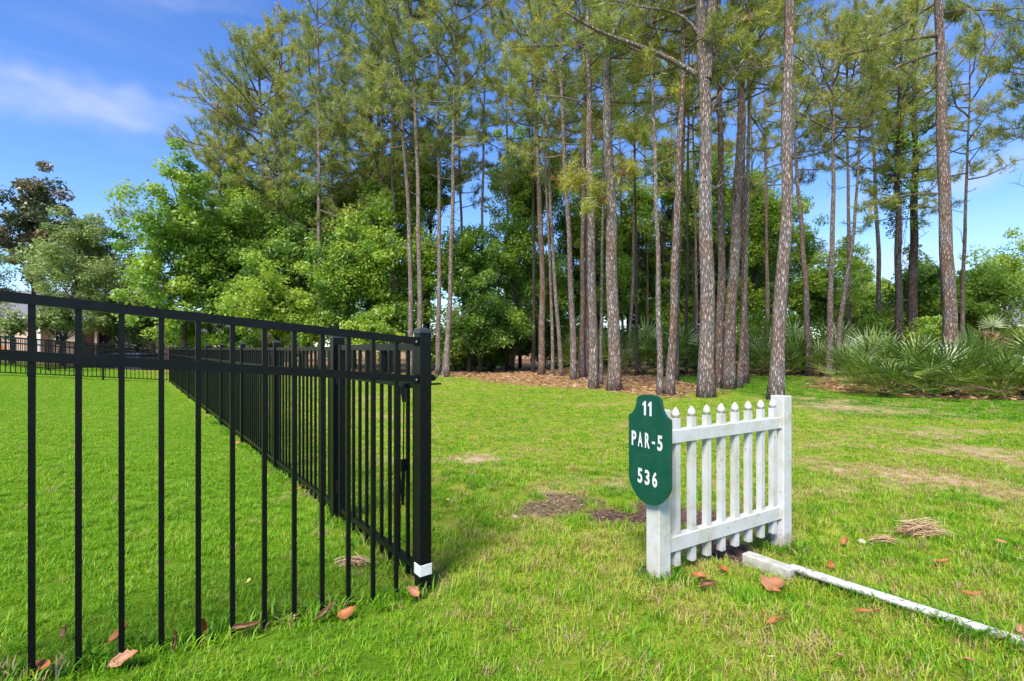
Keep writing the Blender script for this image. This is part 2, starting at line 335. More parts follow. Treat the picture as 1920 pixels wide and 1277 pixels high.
STRAW_EDGE = np.array([(-16, 27), (-9, 24), (-4.5, 22.5), (-2.2, 20), (-0.5, 17.6), (1.0, 15.6), (2.6, 13.9), (4.0, 12.2), (5.6, 12.6), (7.0, 14.5), (7.4, 18), (8.2, 25), (15.5, 24.5), (16, 19), (9.3, 14.4), (8.4, 12.6), (10.5, 11.7), (16, 10.9), (40, 10.5)])
def straw_amount(x, y):
    """1 on pine-straw and leaf litter under the trees, 0 on lawn."""
    ex = np.interp(x, [-60, -16, -9, -4.5, -2.2, -0.5, 1.0, 2.6, 4.0, 5.3, 6.3], [28, 26.5, 24, 22.3, 20.2, 17.6, 15.6, 13.9, 12.4, 12.6, 14.2])
    w = (fbm(x * 0.55, y * 0.35, 3) - 0.5) * 4.0
    a = np.clip((y - ex + w) / 1.6, 0, 1) * (x < 6.3)
    lane = np.clip((y - 22.5 + w * 0.4) / 0.8, 0, 1) * (x >= 6.3)
    bed_edge = np.interp(x, [8.6, 9.2, 9.9, 11.0, 13, 16, 40], [24, 14.0, 12.4, 11.9, 11.6, 11.2, 10.6])
    bed = np.clip((y - bed_edge + w * 0.12) / 0.25, 0, 1) * (x > 8.6) * np.clip((x * 1.62 - y + 1.2) / 1.5, 0, 1)
    return np.maximum(np.maximum(a, lane), bed)
def masks(x, y):
    n1 = fbm(x * 2.2, y * 2.2, 4); n2 = fbm(x * 7.0, y * 7.0, 3); n0 = fbm(x * 0.45 + 9, y * 0.45, 3)
    dry = np.zeros_like(x); soil = np.zeros_like(x)
    for (c, ax, ay), s in DRY:
        d = ell(x, y, c, ax, ay); dry = np.maximum(dry, s * np.clip((1.05 - d + (n1 - 0.5) * 2.6) / 1.3, 0, 1) * np.clip((1.6 - d) / 0.5, 0, 1))
    for (c, ax, ay), s in SOIL:
        d = ell(x, y, c, ax, ay); soil = np.maximum(soil, s * np.clip((1.12 - d + (n1 - 0.5) * 1.9 + (n2 - 0.5) * 0.5) / 0.35, 0, 1))
    outside = np.clip((-tdist(x, y) + 0.2) / 0.6, 0, 1)
    dry = np.maximum(dry, outside * np.clip((n1 * 0.6 + n0 * 0.6 - 0.735) / 0.14, 0, 1) * 0.5 * np.clip((y - 2.6) / 1.5, 0.15, 1))
    st = straw_amount(x, y)
    lane = np.clip((x - 5.6) / 0.8, 0, 1) * np.clip((y - 6.7 - (14 - x) * 0.24) / 0.5, 0, 1)        # lane past the palmettos: mask that paints tree shade into the grass
    return dry, soil, st, outside, lane, n0, n1

def axis(dense0, dense1, step, lo, hi):
    mid = np.arange(dense0, dense1 + 1e-6, step)
    k = np.cumsum(step * 1.18 ** np.arange(1, 60)); up = dense1 + k; up = up[up < hi]; dn = dense0 - k; dn = dn[dn > lo]
    return np.concatenate([[lo], dn[::-1], mid, up, [hi]])
def build_ground():
    xs = axis(-7, 10, 0.055, -900, 900); ys = axis(1.0, 9.0, 0.055, -60, 1500)
    X, Y = np.meshgrid(xs, ys); Z = gz(X, Y) + (fbm(X * 1.3, Y * 1.3, 3) - 0.5) * 0.02 * np.clip(1 - Y / 60, 0, 1)
    nx, ny = len(xs), len(ys); V = np.stack([X, Y, Z], -1).reshape(-1, 3)
    i = np.arange(nx * ny).reshape(ny, nx)
    Fq = np.stack([i[:-1, :-1], i[:-1, 1:], i[1:, 1:], i[1:, :-1]], -1).reshape(-1)
    m, n, l, o = mat_new('lawn_ground')
    me = mesh_np('ground', V, Fq, 4, m, smooth=True)
    dry, soil, st, outside, lane, n0, n1 = masks(X.ravel(), Y.ravel())
    for nm, arr in (('dry', dry), ('soil', soil), ('straw', st), ('outside', outside), ('lane', lane)):
        a = me.attributes.new(nm, 'FLOAT', 'POINT'); a.data.foreach_set('value', arr.astype(np.float32))
    ge = n.new('ShaderNodeNewGeometry')
    def att(nm):
        a = n.new('ShaderNodeAttribute'); a.attribute_name = nm; return a.outputs['Fac']
    def noise(s, d=5, r=0.6):
        a = n.new('ShaderNodeTexNoise'); a.inputs['Scale'].default_value = s; a.inputs['Detail'].default_value = d; a.inputs['Roughness'].default_value = r
        l.new(ge.outputs['Position'], a.inputs['Vector']); return a.outputs['Fac']
    def mixc(f, a, b):
        x = n.new('ShaderNodeMix'); x.data_type = 'RGBA'; l.new(f, x.inputs[0]); l.new(a, x.inputs[6]); l.new(b, x.inputs[7]); return x.outputs[2]
    fine, mid, big = noise(38, 6, 0.75), noise(4.5, 5), noise(0.6, 4)
    ad = n.new('ShaderNodeMath'); ad.operation = 'ADD'; l.new(fine, ad.inputs[0]); l.new(mid, ad.inputs[1])
    hf = n.new('ShaderNodeMath'); hf.operation = 'MULTIPLY'; hf.inputs[1].default_value = 0.5; l.new(ad.outputs[0], hf.inputs[0])
    ry = ramp(n, [(0.30, (0.046, 0.110, 0.006)), (0.5, (0.115, 0.223, 0.010)), (0.68, (0.187, 0.301, 0.016))]); l.new(hf.outputs[0], ry.inputs[0])      # kept lawn
    ro = ramp(n, [(0.30, (0.076, 0.117, 0.010)), (0.47, (0.178, 0.240, 0.018)), (0.58, (0.276, 0.298, 0.035)), (0.70, (0.357, 0.307, 0.071))]); l.new(hf.outputs[0], ro.inputs[0])
    rl = ramp(n, [(0.30, (0.050, 0.102, 0.005)), (0.52, (0.091, 0.177, 0.009)), (0.72, (0.174, 0.222, 0.016))]); l.new(hf.outputs[0], rl.inputs[0])  # lane ground, darkened in colour for the shade lying there
    rd = ramp(n, [(0.30, (0.253, 0.155, 0.086)), (0.5, (0.483, 0.333, 0.196)), (0.68, (0.644, 0.517, 0.345))]); l.new(hf.outputs[0], rd.inputs[0])
    rs = ramp(n, [(0.33, (0.045, 0.026, 0.018)), (0.5, (0.12, 0.070, 0.050)), (0.68, (0.24, 0.155, 0.12))]); l.new(fine, rs.inputs[0])
    rst = ramp(n, [(0.30, (0.127, 0.067, 0.032)), (0.5, (0.310, 0.167, 0.075)), (0.62, (0.414, 0.265, 0.115)), (0.74, (0.310, 0.310, 0.069))]); l.new(hf.outputs[0], rst.inputs[0])
    c = mixc(att('outside'), ry.outputs[0], ro.outputs[0]); c = mixc(att('lane'), c, rl.outputs[0]); c = mixc(att('dry'), c, rd.outputs[0])
    c = mixc(att('straw'), c, rst.outputs[0]); c = mixc(att('soil'), c, rs.outputs[0])
    p = n.new('ShaderNodeBsdfPrincipled'); p.inputs['Roughness'].default_value = 0.95; p.inputs['Specular IOR Level'].default_value = 0.1
    l.new(c, p.inputs['Base Color'])
    b = n.new('ShaderNodeBump'); b.inputs['Strength'].default_value = 0.9; b.inputs['Distance'].default_value = 0.04; l.new(hf.outputs[0], b.inputs['Height']); l.new(b.outputs[0], p.inputs['Normal'])
    l.new(p.outputs[0], o.inputs[0])
    g = obj('ground', me); tag(g, kind='structure')
build_ground()

# ------------------------------------------------------------------ grass: tufts of real blades
def tuft_mesh(seed, nb, rad, hmin, hmax, w):
    r = np.random.default_rng(seed); V = []; Fq = []; T = []
    for k in range(nb):
        a = r.uniform(0, 2 * math.pi); rr = rad * math.sqrt(r.random()); bx, by = rr * math.cos(a), rr * math.sin(a)
        h = r.uniform(hmin, hmax); az = r.uniform(0, 2 * math.pi); lean = r.uniform(0.2, 1.45)
        d = np.array([math.cos(az), math.sin(az), 0]); s = np.array([-math.sin(az), math.cos(az), 0]) * w * r.uniform(0.7, 1.2)
        p0 = np.array([bx, by, -0.012]); p1 = p0 + d * h * 0.35 * lean + np.array([0, 0, h * 0.6]); p2 = p1 + d * h * 0.55 * lean + np.array([0, 0, h * 0.42 * (1.1 - 0.70 * lean)])
        i = len(V); V += [p0 - s * 0.4, p0 + s * 0.4, p1 + s * 0.5, p1 - s * 0.5, p2]
        Fq += [(i, i+1, i+2), (i, i+2, i+3), (i+3, i+2, i+4)]; T += [r.normal(0, 1)] * 3
    me = mesh_np('grass_tuft', V, Fq, 3, M['grass'])
    a = me.attributes.new('blade', 'FLOAT', 'FACE'); a.data.foreach_set('value', np.array(T, np.float32))
    return me
def scatter_stuff(name, label, cat, pts, rot, scl, idx, tint, meshes):
    hold = bpy.data.collections.new(name + '_source')
    for i, m in enumerate(meshes):
        hold.objects.link(bpy.data.objects.new('%s_source_%d' % (name, i), m))
    me = bpy.data.meshes.new(name); me.vertices.add(len(pts)); me.vertices.foreach_set('co', np.asarray(pts, np.float32).ravel())
    for nm, ty, arr, f in (('rot', 'FLOAT_VECTOR', rot, 'vector'), ('scl', 'FLOAT', scl, 'value'), ('idx', 'INT', idx, 'value'), ('tint', 'FLOAT', tint, 'value')):
        a = me.attributes.new(nm, ty, 'POINT'); a.data.foreach_set(f, np.asarray(arr).astype(np.int32 if ty == 'INT' else np.float32).ravel())
    o = obj(name, me); tag(o, label, cat, kind='stuff')
    ng = bpy.data.node_groups.new(name + '_scatter', 'GeometryNodeTree')
    ng.interface.new_socket('Geometry', in_out='INPUT', socket_type='NodeSocketGeometry'); ng.interface.new_socket('Geometry', in_out='OUTPUT', socket_type='NodeSocketGeometry')
    N, L = ng.nodes, ng.links; gi = N.new('NodeGroupInput'); go = N.new('NodeGroupOutput')
    ip = N.new('GeometryNodeInstanceOnPoints'); ci = N.new('GeometryNodeCollectionInfo'); ci.inputs[0].default_value = hold; ci.inputs['Separate Children'].default_value = True; ci.inputs['Reset Children'].default_value = True
    def na(nm, ty):
        a = N.new('GeometryNodeInputNamedAttribute'); a.data_type = ty; a.inputs[0].default_value = nm; return a.outputs[0]
    L.new(gi.outputs[0], ip.inputs['Points']); L.new(ci.outputs[0], ip.inputs['Instance']); ip.inputs['Pick Instance'].default_value = True
    L.new(na('idx', 'INT'), ip.inputs['Instance Index']); L.new(na('rot', 'FLOAT_VECTOR'), ip.inputs['Rotation']); L.new(na('scl', 'FLOAT'), ip.inputs['Scale'])
    L.new(ip.outputs[0], go.inputs[0])
    md = o.modifiers.new('scatter', 'NODES'); md.node_group = ng
    return o
def build_grass():
    kinds = [tuft_mesh(10 + i, 34, 0.060, 0.030, 0.080, 0.0046) for i in range(5)] + [tuft_mesh(30 + i, 30, 0.085, 0.028, 0.05, 0.0085) for i in range(4)]
    bands = [(0.9, 3.2, 520, 0, 5, 0.95), (3.2, 5.2, 330, 0, 5, 1.0), (5.2, 9.0, 230, 5, 9, 0.9), (9.0, 15.0, 100, 5, 9, 1.05), (15.0, 26.0, 30, 5, 9, 1.4)]
    P, R, S, I, T = [], [], [], [], []
    for d0, d1, dens, k0, k1, sc in bands:
        w = 1.16 * d1 + 2.0; n = int((d1 - d0) * 2 * w * dens)
        y = rng.uniform(d0, d1, n); x = rng.uniform(-w, w, n); keep = np.abs(x) < 1.14 * y + 2.0; x, y = x[keep], y[keep]
        dry, soil, st, outside, lane, n0, n1 = masks(x, y)
        dens_m = (1 - 0.40 * np.clip(dry, 0, 1)) * (1 - np.clip(soil * 1.4, 0, 1)) * (1 - 0.93 * st)
        patchy = 0.62 + 0.38 * np.clip((n1 - 0.34) / 0.2, 0, 1); dens_m = dens_m * np.where(outside > 0.5, patchy, 1.0)
        keep = rng.random(len(x)) < dens_m; x, y, dry, outside, lane, n0, n1, st = [a[keep] for a in (x, y, dry, outside, lane, n0, n1, st)]
        n = len(x); z = gz(x, y)
        fn = fbm(x * 5 + 3, y * 5, 3)
        tint = np.where(outside > 0.5, 0.43 + 0.34 * (n0 - 0.5) + 0.45 * (fn - 0.5), 0.50 + 0.15 * (n0 - 0.5) + 0.18 * (fn - 0.5)) + outside * (0.09 + 0.6 * np.clip(n1 - 0.45, 0, 0.3)) - 0.24 * lane + rng.normal(0, 1, n) * np.where(outside > 0.5, 0.11, 0.05)  # lane term darkens the blades, the same painted shade
        straw_b = (rng.random(n) < 0.012 + outside * (0.07 + 0.35 * np.clip(fn - 0.56, 0, 0.3)) + 0.80 * dry + 0.4 * st); tint = np.where(straw_b, rng.uniform(0.80, 1.0, n), np.clip(tint, 0.02, 0.78))
        s = sc * rng.uniform(0.7, 1.25, n) * (1 - 0.35 * dry) * (0.85 + 0.45 * np.clip(fn - 0.4, 0, 0.4)) * np.where(outside > .5, 0.90, 0.64)
        P.append(np.stack([x, y, z], -1)); R.append(np.stack([rng.normal(0, 0.12, n), rng.normal(0, 0.12, n), rng.uniform(0, 6.28, n)], -1)); S.append(s); I.append(rng.integers(k0, k1, n)); T.append(tint)
    # longer grass the mower misses: along fence feet, posts and the edging rail
    def line(a, b, n, w): t = rng.random(n); return np.stack([a[0] + (b[0] - a[0]) * t + rng.normal(0, w, n), a[1] + (b[1] - a[1]) * t + rng.normal(0, w, n)], -1)
    q = CORNER - FD * 1.9; h = CORNER + SD * 1.29; e0 = gp(1484, 1089); e1 = gp(1990, 1240)
    L = np.concatenate([line(CORNER, q, 60, 0.03), line(CORNER, CORNER + SD * 8, 110, 0.03), line(h, h, 16, 0.05), line((0.79, 2.62), (0.79, 2.62), 22, 0.06), line((1.74, 3.16), (1.74, 3.16), 26, 0.08), line((e0.x, e0.y - 0.02), (e1.x, e1.y - 0.05), 26, 0.02), line((e0.x, e0.y + 0.06), (e1.x, e1.y + 0.06), 60, 0.02)])
    n = len(L); P.append(np.stack([L[:, 0], L[:, 1], gz(L[:, 0], L[:, 1])], -1)); R.append(np.stack([rng.normal(0, 0.1, n), rng.normal(0, 0.1, n), rng.uniform(0, 6.28, n)], -1)); S.append(rng.uniform(0.9, 1.5, n)); I.append(rng.integers(0, 5, n)); T.append(np.where(rng.random(n) < 0.15, 0.9, rng.uniform(0.15, 0.6, n)))
    scatter_stuff('grass', 'short green lawn grass with yellowed and dry blades', 'grass', np.concatenate(P), np.concatenate(R), np.concatenate(S), np.concatenate(I), np.concatenate(T), kinds)
build_grass()

def flakes(name, label, cat, x, y, size, tint, mat, lift=0.004, aspect=0.35):
    """Loose flat bits lying about: one quad each, tilted."""
    n = len(x); z = gz(x, y) + lift
    a = rng.uniform(0, 6.283, n); ti = rng.normal(0, 0.35, n); c = np.stack([x, y, z], -1)
    u = np.stack([np.cos(a), np.sin(a), np.sin(ti) * 0.6], -1) * size[:, None]; v = np.stack([-np.sin(a), np.cos(a), rng.normal(0, 0.3, n)], -1) * (size * aspect)[:, None]
    V = np.stack([c - u, c + v, c + u, c - v], 1) + np.array([0, 0, 0.35])[None, None] * size[:, None, None]
    o = obj(name, mesh_np(name, V.reshape(-1, 3), np.arange(4 * n), 4, mat, tint)); tag(o, label, cat, kind='stuff'); return o
def build_litter():
    n = 26000; y = rng.uniform(10.5, 30, n); x = rng.uniform(-1.0, 1.1, n) * y
    st = straw_amount(x, y); k = rng.random(n) < st * 0.9; x, y = x[k], y[k]
    flakes('leaf_litter', 'brown pine straw and fallen leaves under the trees', 'litter', x, y, rng.uniform(0.04, 0.13, len(x)), rng.uniform(0, 0.8, len(x)), M['straw'])
    n = 40000; y = rng.uniform(1.6, 6.2, n); x = rng.uniform(-1.1, 1.1, n) * y
    dry, soil, *_ = masks(x, y); k = rng.random(n) < np.clip(soil * 0.9, 0, 1); xs, ys = x[k], y[k]
    m = leafy('mulch_chip', [(0.0, (0.06, 0.035, 0.025)), (0.6, (0.19, 0.115, 0.08)), (1.0, (0.42, 0.31, 0.22))], transl=0.0, gloss=0.03)
    flakes('bark_mulch', 'dark bark chips in the bare soil patches', 'mulch', xs, ys, rng.uniform(0.005, 0.019, len(xs)), rng.random(len(xs)) ** 1.4, m, aspect=0.4)
    k = rng.random(n) < np.clip(dry * 0.6, 0, 0.5) + 0.006; xs, ys = x[k], y[k]
    flakes('dry_thatch', 'straw coloured dead grass lying in the lawn', 'thatch', xs, ys, rng.uniform(0.008, 0.030, len(xs)), rng.uniform(0.3, 1.0, len(xs)), M['straw'], lift=0.010, aspect=0.10)
build_litter()

# ------------------------------------------------------------------ black metal fences
def unit_bar(w, mat, name):
    """Bar 1 m tall, standing on z=0; scaled in z when placed."""
    return MB().box(-w/2, w/2, -w/2, w/2, 0, 1).mesh(name, mat)
PICK = unit_bar(0.0175, M['black'], 'picket'); PICK_FAR = unit_bar(0.022, M['black'], 'picket')
def fence_post(parent, p, z0, z1, w, rz, cap=True, name='post'):
    o = MB().box(-w/2, w/2, -w/2, w/2, -0.05, z1 - z0 - 0.02).build(name, M['black'], parent, bevel=0.003, loc=(p[0], p[1], z0), rot=(0, 0, rz))
    if cap:
        c = MB(); a = w/2 + 0.004; h = z1 - z0 - 0.022; b = a * 0.72
        c.add([(-a,-a,h),(a,-a,h),(a,a,h),(-a,a,h),(-a,-a,h+0.014),(a,-a,h+0.014),(a,a,h+0.014),(-a,a,h+0.014),(0,0,h+0.03)],
              [(0,3,2,1),(0,1,5,4),(1,2,6,5),(2,3,7,6),(3,0,4,7),(4,5,8),(5,6,8),(6,7,8),(7,4,8)])
        c.build('post_cap', M['capgrey'], o)
    return o
def fence_run(root, P0, d, posts, rails, spacing, pick_bottom, post_top, post_w=0.055, picket=PICK, rail_h=0.030, rail_w=0.026, first=None, skip_posts=(), zfun=None, off=0.0):
    """posts: distances along d.  rails: heights above the local ground of rail centres (the first is the top rail)."""
    zf = zfun or (lambda s: gzf(P0.x + d.x * s, P0.y + d.y * s))
    rz = math.atan2(d.y, d.x); base = root.location
    at = lambda s: (P0.x + d.x * s - base.x, P0.y + d.y * s - base.y)
    for s in posts:
        if s in skip_posts: continue
        fence_post(root, at(s), zf(s) - base.z, zf(s) + post_top - base.z, post_w, rz)
    for a, b in zip(posts[:-1], posts[1:]):
        a2, b2 = a + post_w / 2, b - post_w / 2
        for r in rails:
            MB().bar((*at(a2), zf(a2) + r - base.z), (*at(b2), zf(b2) + r - base.z), rail_w, rail_h).build('rail', M['black'], root)
        n = max(1, round((b - a) / spacing)); ss = [a + (b - a) * (i + 0.5) / n for i in range(n)] if first is None else [first + i * spacing for i in range(60) if first + i * spacing < b2]
        for s in ss:
            h = rails[0] - rail_h / 2 - pick_bottom
            obj('picket', picket, root, loc=(*at(s), zf(s) + pick_bottom - base.z), rot=(0, 0, rz), scale=(1, 1, h))
def build_black_fences():
    c3 = Vector((CORNER.x, CORNER.y, 0)); LD = -FD
    # front panel, climbing the bank to the left
    r = empty('metal_fence', (CORNER.x, CORNER.y, 0)); tag(r, 'nearest black metal fence panel, sloping up to the left edge', 'fence')
    zf = lambda s: 0.088 * s
    fence_run(r, CORNER, LD, [0.0, 1.80], [1.238, 1.053], 0.1149, 0.0, 1.30, first=0.142, skip_posts=(0.0,), zfun=zf, rail_h=0.034, rail_w=0.028, picket=PICK)
    po = fence_post(r, (0, 0), 0, 1.302, 0.062, math.atan2(FD.y, FD.x), name='corner_post')
    t = MB().box(-0.033, 0.033, -0.033, 0.033, 0.092, 0.147); t.build('tape_band', M['tape'], po, bevel=0.002)
    for z in (1.238, 1.053):      # rail end brackets and screws on the post's face
        b = MB().box(-0.060, -0.0315, -0.0185, 0.0185, z - 0.022, z + 0.022); b.build('rail_bracket', M['black'], po, bevel=0.002)
        MB().tube([(-0.046, -0.0185, z), (-0.046, -0.0225, z)], [0.005, 0.005], 8).build('screw', M['silver'], po)
    # latch catch on the outer side of the corner post
    la = MB(); la.box(0.031, 0.036, -0.022, 0.022, 1.02, 1.10); la.box(0.036, 0.095, -0.014, 0.014, 1.022, 1.030)
    la.tube([(0.036, 0, 1.045), (0.062, 0, 1.05), (0.085, 0, 1.075), (0.092, 0, 1.095)], [0.007, 0.008, 0.007, 0.005], 6); la.tube([(0.05, -0.012, 1.062), (0.05, 0.012, 1.062)], [0.012, 0.012], 8)
    la.build('latch_catch', M['black'], po)
    # gate closing against the corner post
    g = empty('garden_gate', (CORNER.x + SD.x * 0.62, CORNER.y + SD.y * 0.62, 0)); tag(g, 'black metal picket gate with latch between corner post and thick hinge post', 'gate')
    rz = math.atan2(SD.y, SD.x); g.rotation_euler = (0, 0, rz)
    a, b = -0.565, 0.575; w = 0.044
    for s in (a, b): MB().box(s - w/2, s + w/2, -0.02, 0.02, 0.06, 1.232).build('gate_stile', M['black'], g, bevel=0.002)
    for z, h in ((1.212, 0.036), (1.020, 0.034), (0.105, 0.034)): MB().box(a + w/2, b - w/2, -0.015, 0.015, z - h/2, z + h/2).build('rail', M['black'], g)
    for i in range(9):
        s = a + (b - a) * (i + 1) / 10; obj('picket', PICK, g, loc=(s, 0, 0.03), scale=(1, 1, 1.164))
    l = MB(); l.tube([(a + 0.10, 0.020, 1.022), (a + 0.10, 0.034, 1.0), (a + 0.085, 0.036, 0.93)], [0.012, 0.016, 0.009], 8); l.tube([(a + 0.085, 0.036, 0.93), (a + 0.092, 0.036, 0.62)], [0.004, 0.004], 6)
    l.build('latch_lever', M['black'], g)
    l = MB(); l.box(a + 0.083, a + 0.103, 0.016, 0.05, 0.575, 0.635); l.tube([(a + 0.093, 0.034, 0.58), (a + 0.100, 0.036, 0.50), (a + 0.098, 0.036, 0.40)], [0.010, 0.012, 0.008], 8); l.build('latch_handle', M['black'], g)
    for z in (0.25, 1.0): MB().box(b + 0.018, b + 0.048, -0.026, 0.026, z - 0.045, z + 0.045).build('hinge', M['black'], g, bevel=0.003)
    # long side fence running back along the lawn
    q = CORNER + SD * 1.29; r = empty('metal_fence', (q.x, q.y, 0)); tag(r, 'long black metal picket fence running back along the lawn from the gate', 'fence')
    posts = [1.29 + 1.83 * i for i in range(0, 11)]
    fence_run(r, CORNER, SD, posts, [1.205, 1.02, 0.105], 0.1145, 0.035, 1.285, skip_posts=(posts[0],), zfun=lambda s: 0.0)
    fence_post(r, (0, 0), 0, 1.30, 0.080, rz, name='hinge_post')
    # back fence across the far end of the lawn
    e = CORNER + SD * posts[-1]; r = empty('metal_fence', (e.x, e.y, 0)); tag(r, 'thin black picket fence closing the far end of the fenced lawn', 'fence')
    fence_run(r, e, LD, [0.03 + 1.83 * i for i in range(0, 6)], [1.205, 1.02, 0.105], 0.1145, 0.09, 1.285, picket=PICK_FAR, skip_posts=(0.03,))
    # neighbour's fence seen at a grazing angle behind it
    a = px(91, 655, 20.0); b = px(292, 655, 39.0); d = Vector((b.x - a.x, b.y - a.y)); L = d.length; d.normalize()
    r = empty('metal_fence', (a.x, a.y, gzf(a.x, a.y))); tag(r, "neighbour's black picket fence receding beyond the back of the lawn", 'fence')
    n = int(L / 1.83); fence_run(r, Vector((a.x, a.y)), d, [1.83 * i for i in range(n + 1)], [1.205, 1.02, 0.105], 0.125, 0.05, 1.285, picket=PICK_FAR)
    # continuation to the left behind the back fence
    a2 = px(-60, 655, 22.0); d2 = Vector((a2.x - a.x, a2.y - a.y)); L2 = d2.length; d2.normalize()
    r = empty('metal_fence', (a.x, a.y, gzf(a.x, a.y))); tag(r, "short black picket fence in front of the peach house, far left", 'fence')
    fence_run(r, Vector((a.x, a.y)) + d2 * 0.06, d2, [0.0, L2 / 2, L2], [1.205, 1.02, 0.105], 0.125, 0.05, 1.285, picket=PICK_FAR, skip_posts=(0.0,))
build_black_fences()

# ------------------------------------------------------------------ white picket fence with the hole sign
TH = math.radians(58.5); U = Vector((math.sin(TH), math.cos(TH))); W = Vector((-math.cos(TH), math.sin(TH)))   # along the fence, and back from it
NEAR = Vector((0.75, 2.56)); PW = 0.089
def build_white_fence():
    rz = math.atan2(U.y, U.x); c = NEAR + U * PW / 2 + W * PW / 2
    r = empty('picket_fence', (c.x, c.y, 0), rz); tag(r, 'short white picket fence standing behind the green sign', 'fence')
    def post(s, z0, z1):
        m = MB(); h = PW / 2
        o = MB().box(s - h, s + h, -h, h, z0, z1).build('post', M['white'], r, bevel=0.004)
    s2 = 1.118
    post(0.0, -0.06, 0.885); post(s2, -0.16, 0.905)
    for z0, z1 in ((0.702, 0.772), (0.130, 0.210)):
        MB().box(PW/2, s2 - PW/2, -0.026, 0.026, z0, z1).build('rail', M['white'], r, bevel=0.003)
    for z in (0.735, 0.165):     # little brackets where the rails meet the far post
        MB().box(s2 - PW/2 - 0.012, s2 - PW/2 - 0.001, -0.034, 0.034, z - 0.03, z + 0.03).build('rail_bracket', M['white'], r)
    # one picket: square shaft, then a turned acorn finial
    w = 0.0175; zt = 0.832 - 0.045
    m = MB(); m.box(-w, w, -w, w, 0, zt)
    prof = [(0.0165, 0.0), (0.0125, 0.006), (0.0210, 0.010), (0.0225, 0.022), (0.0190, 0.036), (0.0105, 0.050), (0.002, 0.058)]
    m.tube([(0, 0, zt - 0.001 + z) for _, z in prof], [q for q, _ in prof], 12)
    me = m.mesh('picket', M['white'])
    for p in me.polygons: p.use_smooth = len(p.vertices) == 4 and p.index >= 6
    for i in range(8):
        s = 0.132 + i * (1.026 - 0.132) / 7
        o = obj('picket', me, r, loc=(s, 0.0, 0.045), rot=(0, 0, random.uniform(-0.03, 0.03)))
    # the sign screwed to the near post
    sc = NEAR + W * PW / 2 - U * 0.0205; sg = empty('hole_sign', (sc.x, sc.y, 0.40)); sg.rotation_euler = (0, 0, math.atan2(-W.y, -W.x))
    tag(sg, 'dark green sign board reading 11 PAR-5 536 on white post', 'sign')
    H = 0.566
    half = [(0.0, 0.0), (0.030, 0.003), (0.060, 0.013), (0.085, 0.030), (0.112, 0.060), (0.130, 0.088), (0.139, 0.112), (0.140, 0.44)]
    cv = [(0.1395, 0.452), (0.128, 0.455), (0.112, 0.466), (0.098, 0.482), (0.088, 0.503), (0.083, 0.525), (0.080, 0.543), (0.068, 0.555), (0.045, 0.563), (0.0, 0.566)]
    right = half + cv; out = right + [(-x, z) for x, z in right[::-1][1:-1]]
    n = len(out); m = MB(); th = 0.018
    m.add([(x, -th/2, z) for x, z in out] + [(x, th/2, z) for x, z in out], [tuple(range(n)), tuple(range(2*n - 1, n - 1, -1))] + [(i, i + n, (i+1) % n + n, (i+1) % n) for i in range(n)])
    bd = m.build('board', M['green'], sg)
    bm = bmesh.new(); bm.from_mesh(bd.data); bmesh.ops.recalc_face_normals(bm, faces=bm.faces); bm.to_mesh(bd.data); bm.free()
    def text(s, xc, zb, h, wtot, bold):
        cu = bpy.data.curves.new('lettering', 'FONT'); cu.body = s; cu.size = 1.0; cu.offset = bold; cu.align_x = 'LEFT'; cu.space_character = 1.0; cu.extrude = 0.0; cu.resolution_u = 6
        t = bpy.data.objects.new('lettering', cu); dg = bpy.context.evaluated_depsgraph_get(); col.objects.link(t); dg.update()
        me = bpy.data.meshes.new_from_object(t.evaluated_get(bpy.context.evaluated_depsgraph_get())); bpy.data.objects.remove(t)
        co = np.empty(len(me.vertices) * 3); me.vertices.foreach_get('co', co); co = co.reshape(-1, 3); lo, hi = co.min(0), co.max(0)
        return me, co, lo, hi
    def glyph_line(s, xs, zb, h, w):
        for ch, x in zip(s, xs):
            if ch == '1':      # plain numeral: a bold stem with a short flag
                o1 = [(0.42, 0), (1, 0), (1, 1), (0.60, 1), (0.0, 0.80), (0.0, 0.64), (0.42, 0.74)]
                m1 = MB().add([(x + (a - 0.62) * 0.024, -th / 2 - 0.0015, zb + b * h) for a, b in o1], [(0, 1, 2, 3, 4, 5, 6)])
                m1.build('numeral_one', M['letter'], sg); continue
            me, co, lo, hi = text(ch, 0, 0, 0, 0, 0.030)
            hh = h; z0 = zb; ww = w * (0.62 if ch == '1' else 1.0)
            if ch == '-': hh, z0, ww = h * 0.16, zb + h * 0.36, w * 0.62
            V = np.zeros_like(co); V[:, 0] = x + ((co[:, 0] - lo[0]) / (hi[0] - lo[0]) - 0.5) * ww; V[:, 2] = z0 + (co[:, 1] - lo[1]) / (hi[1] - lo[1]) * hh
            V[:, 1] = -th / 2 - 0.0015
            me.vertices.foreach_set('co', V.astype(np.float32).ravel()); me.materials.clear(); me.materials.append(M['letter']); me.update()
            nm = {'1': 'numeral_one', '5': 'numeral_five', '3': 'numeral_three', '6': 'numeral_six', 'P': 'letter_p', 'A': 'letter_a', 'R': 'letter_r', '-': 'hyphen'}[ch]
            obj(nm, me, sg)
    glyph_line('11', [-0.024, 0.014], 0.458, 0.074, 0.034)
    glyph_line('PAR-5', [-0.100, -0.055, -0.006, 0.036, 0.078], 0.290, 0.078, 0.033)
    glyph_line('536', [-0.057, -0.007, 0.044], 0.100, 0.078, 0.033)
    for x, z in ((0, 0.415), (-0.02, 0.25), (0.01, 0.25), (0.012, 0.06)):
        MB().tube([(x, -th/2 - 0.0005, z), (x, -th/2 - 0.0025, z)], [0.0032, 0.0028], 8).build('screw', M['silver'], sg)
build_white_fence()

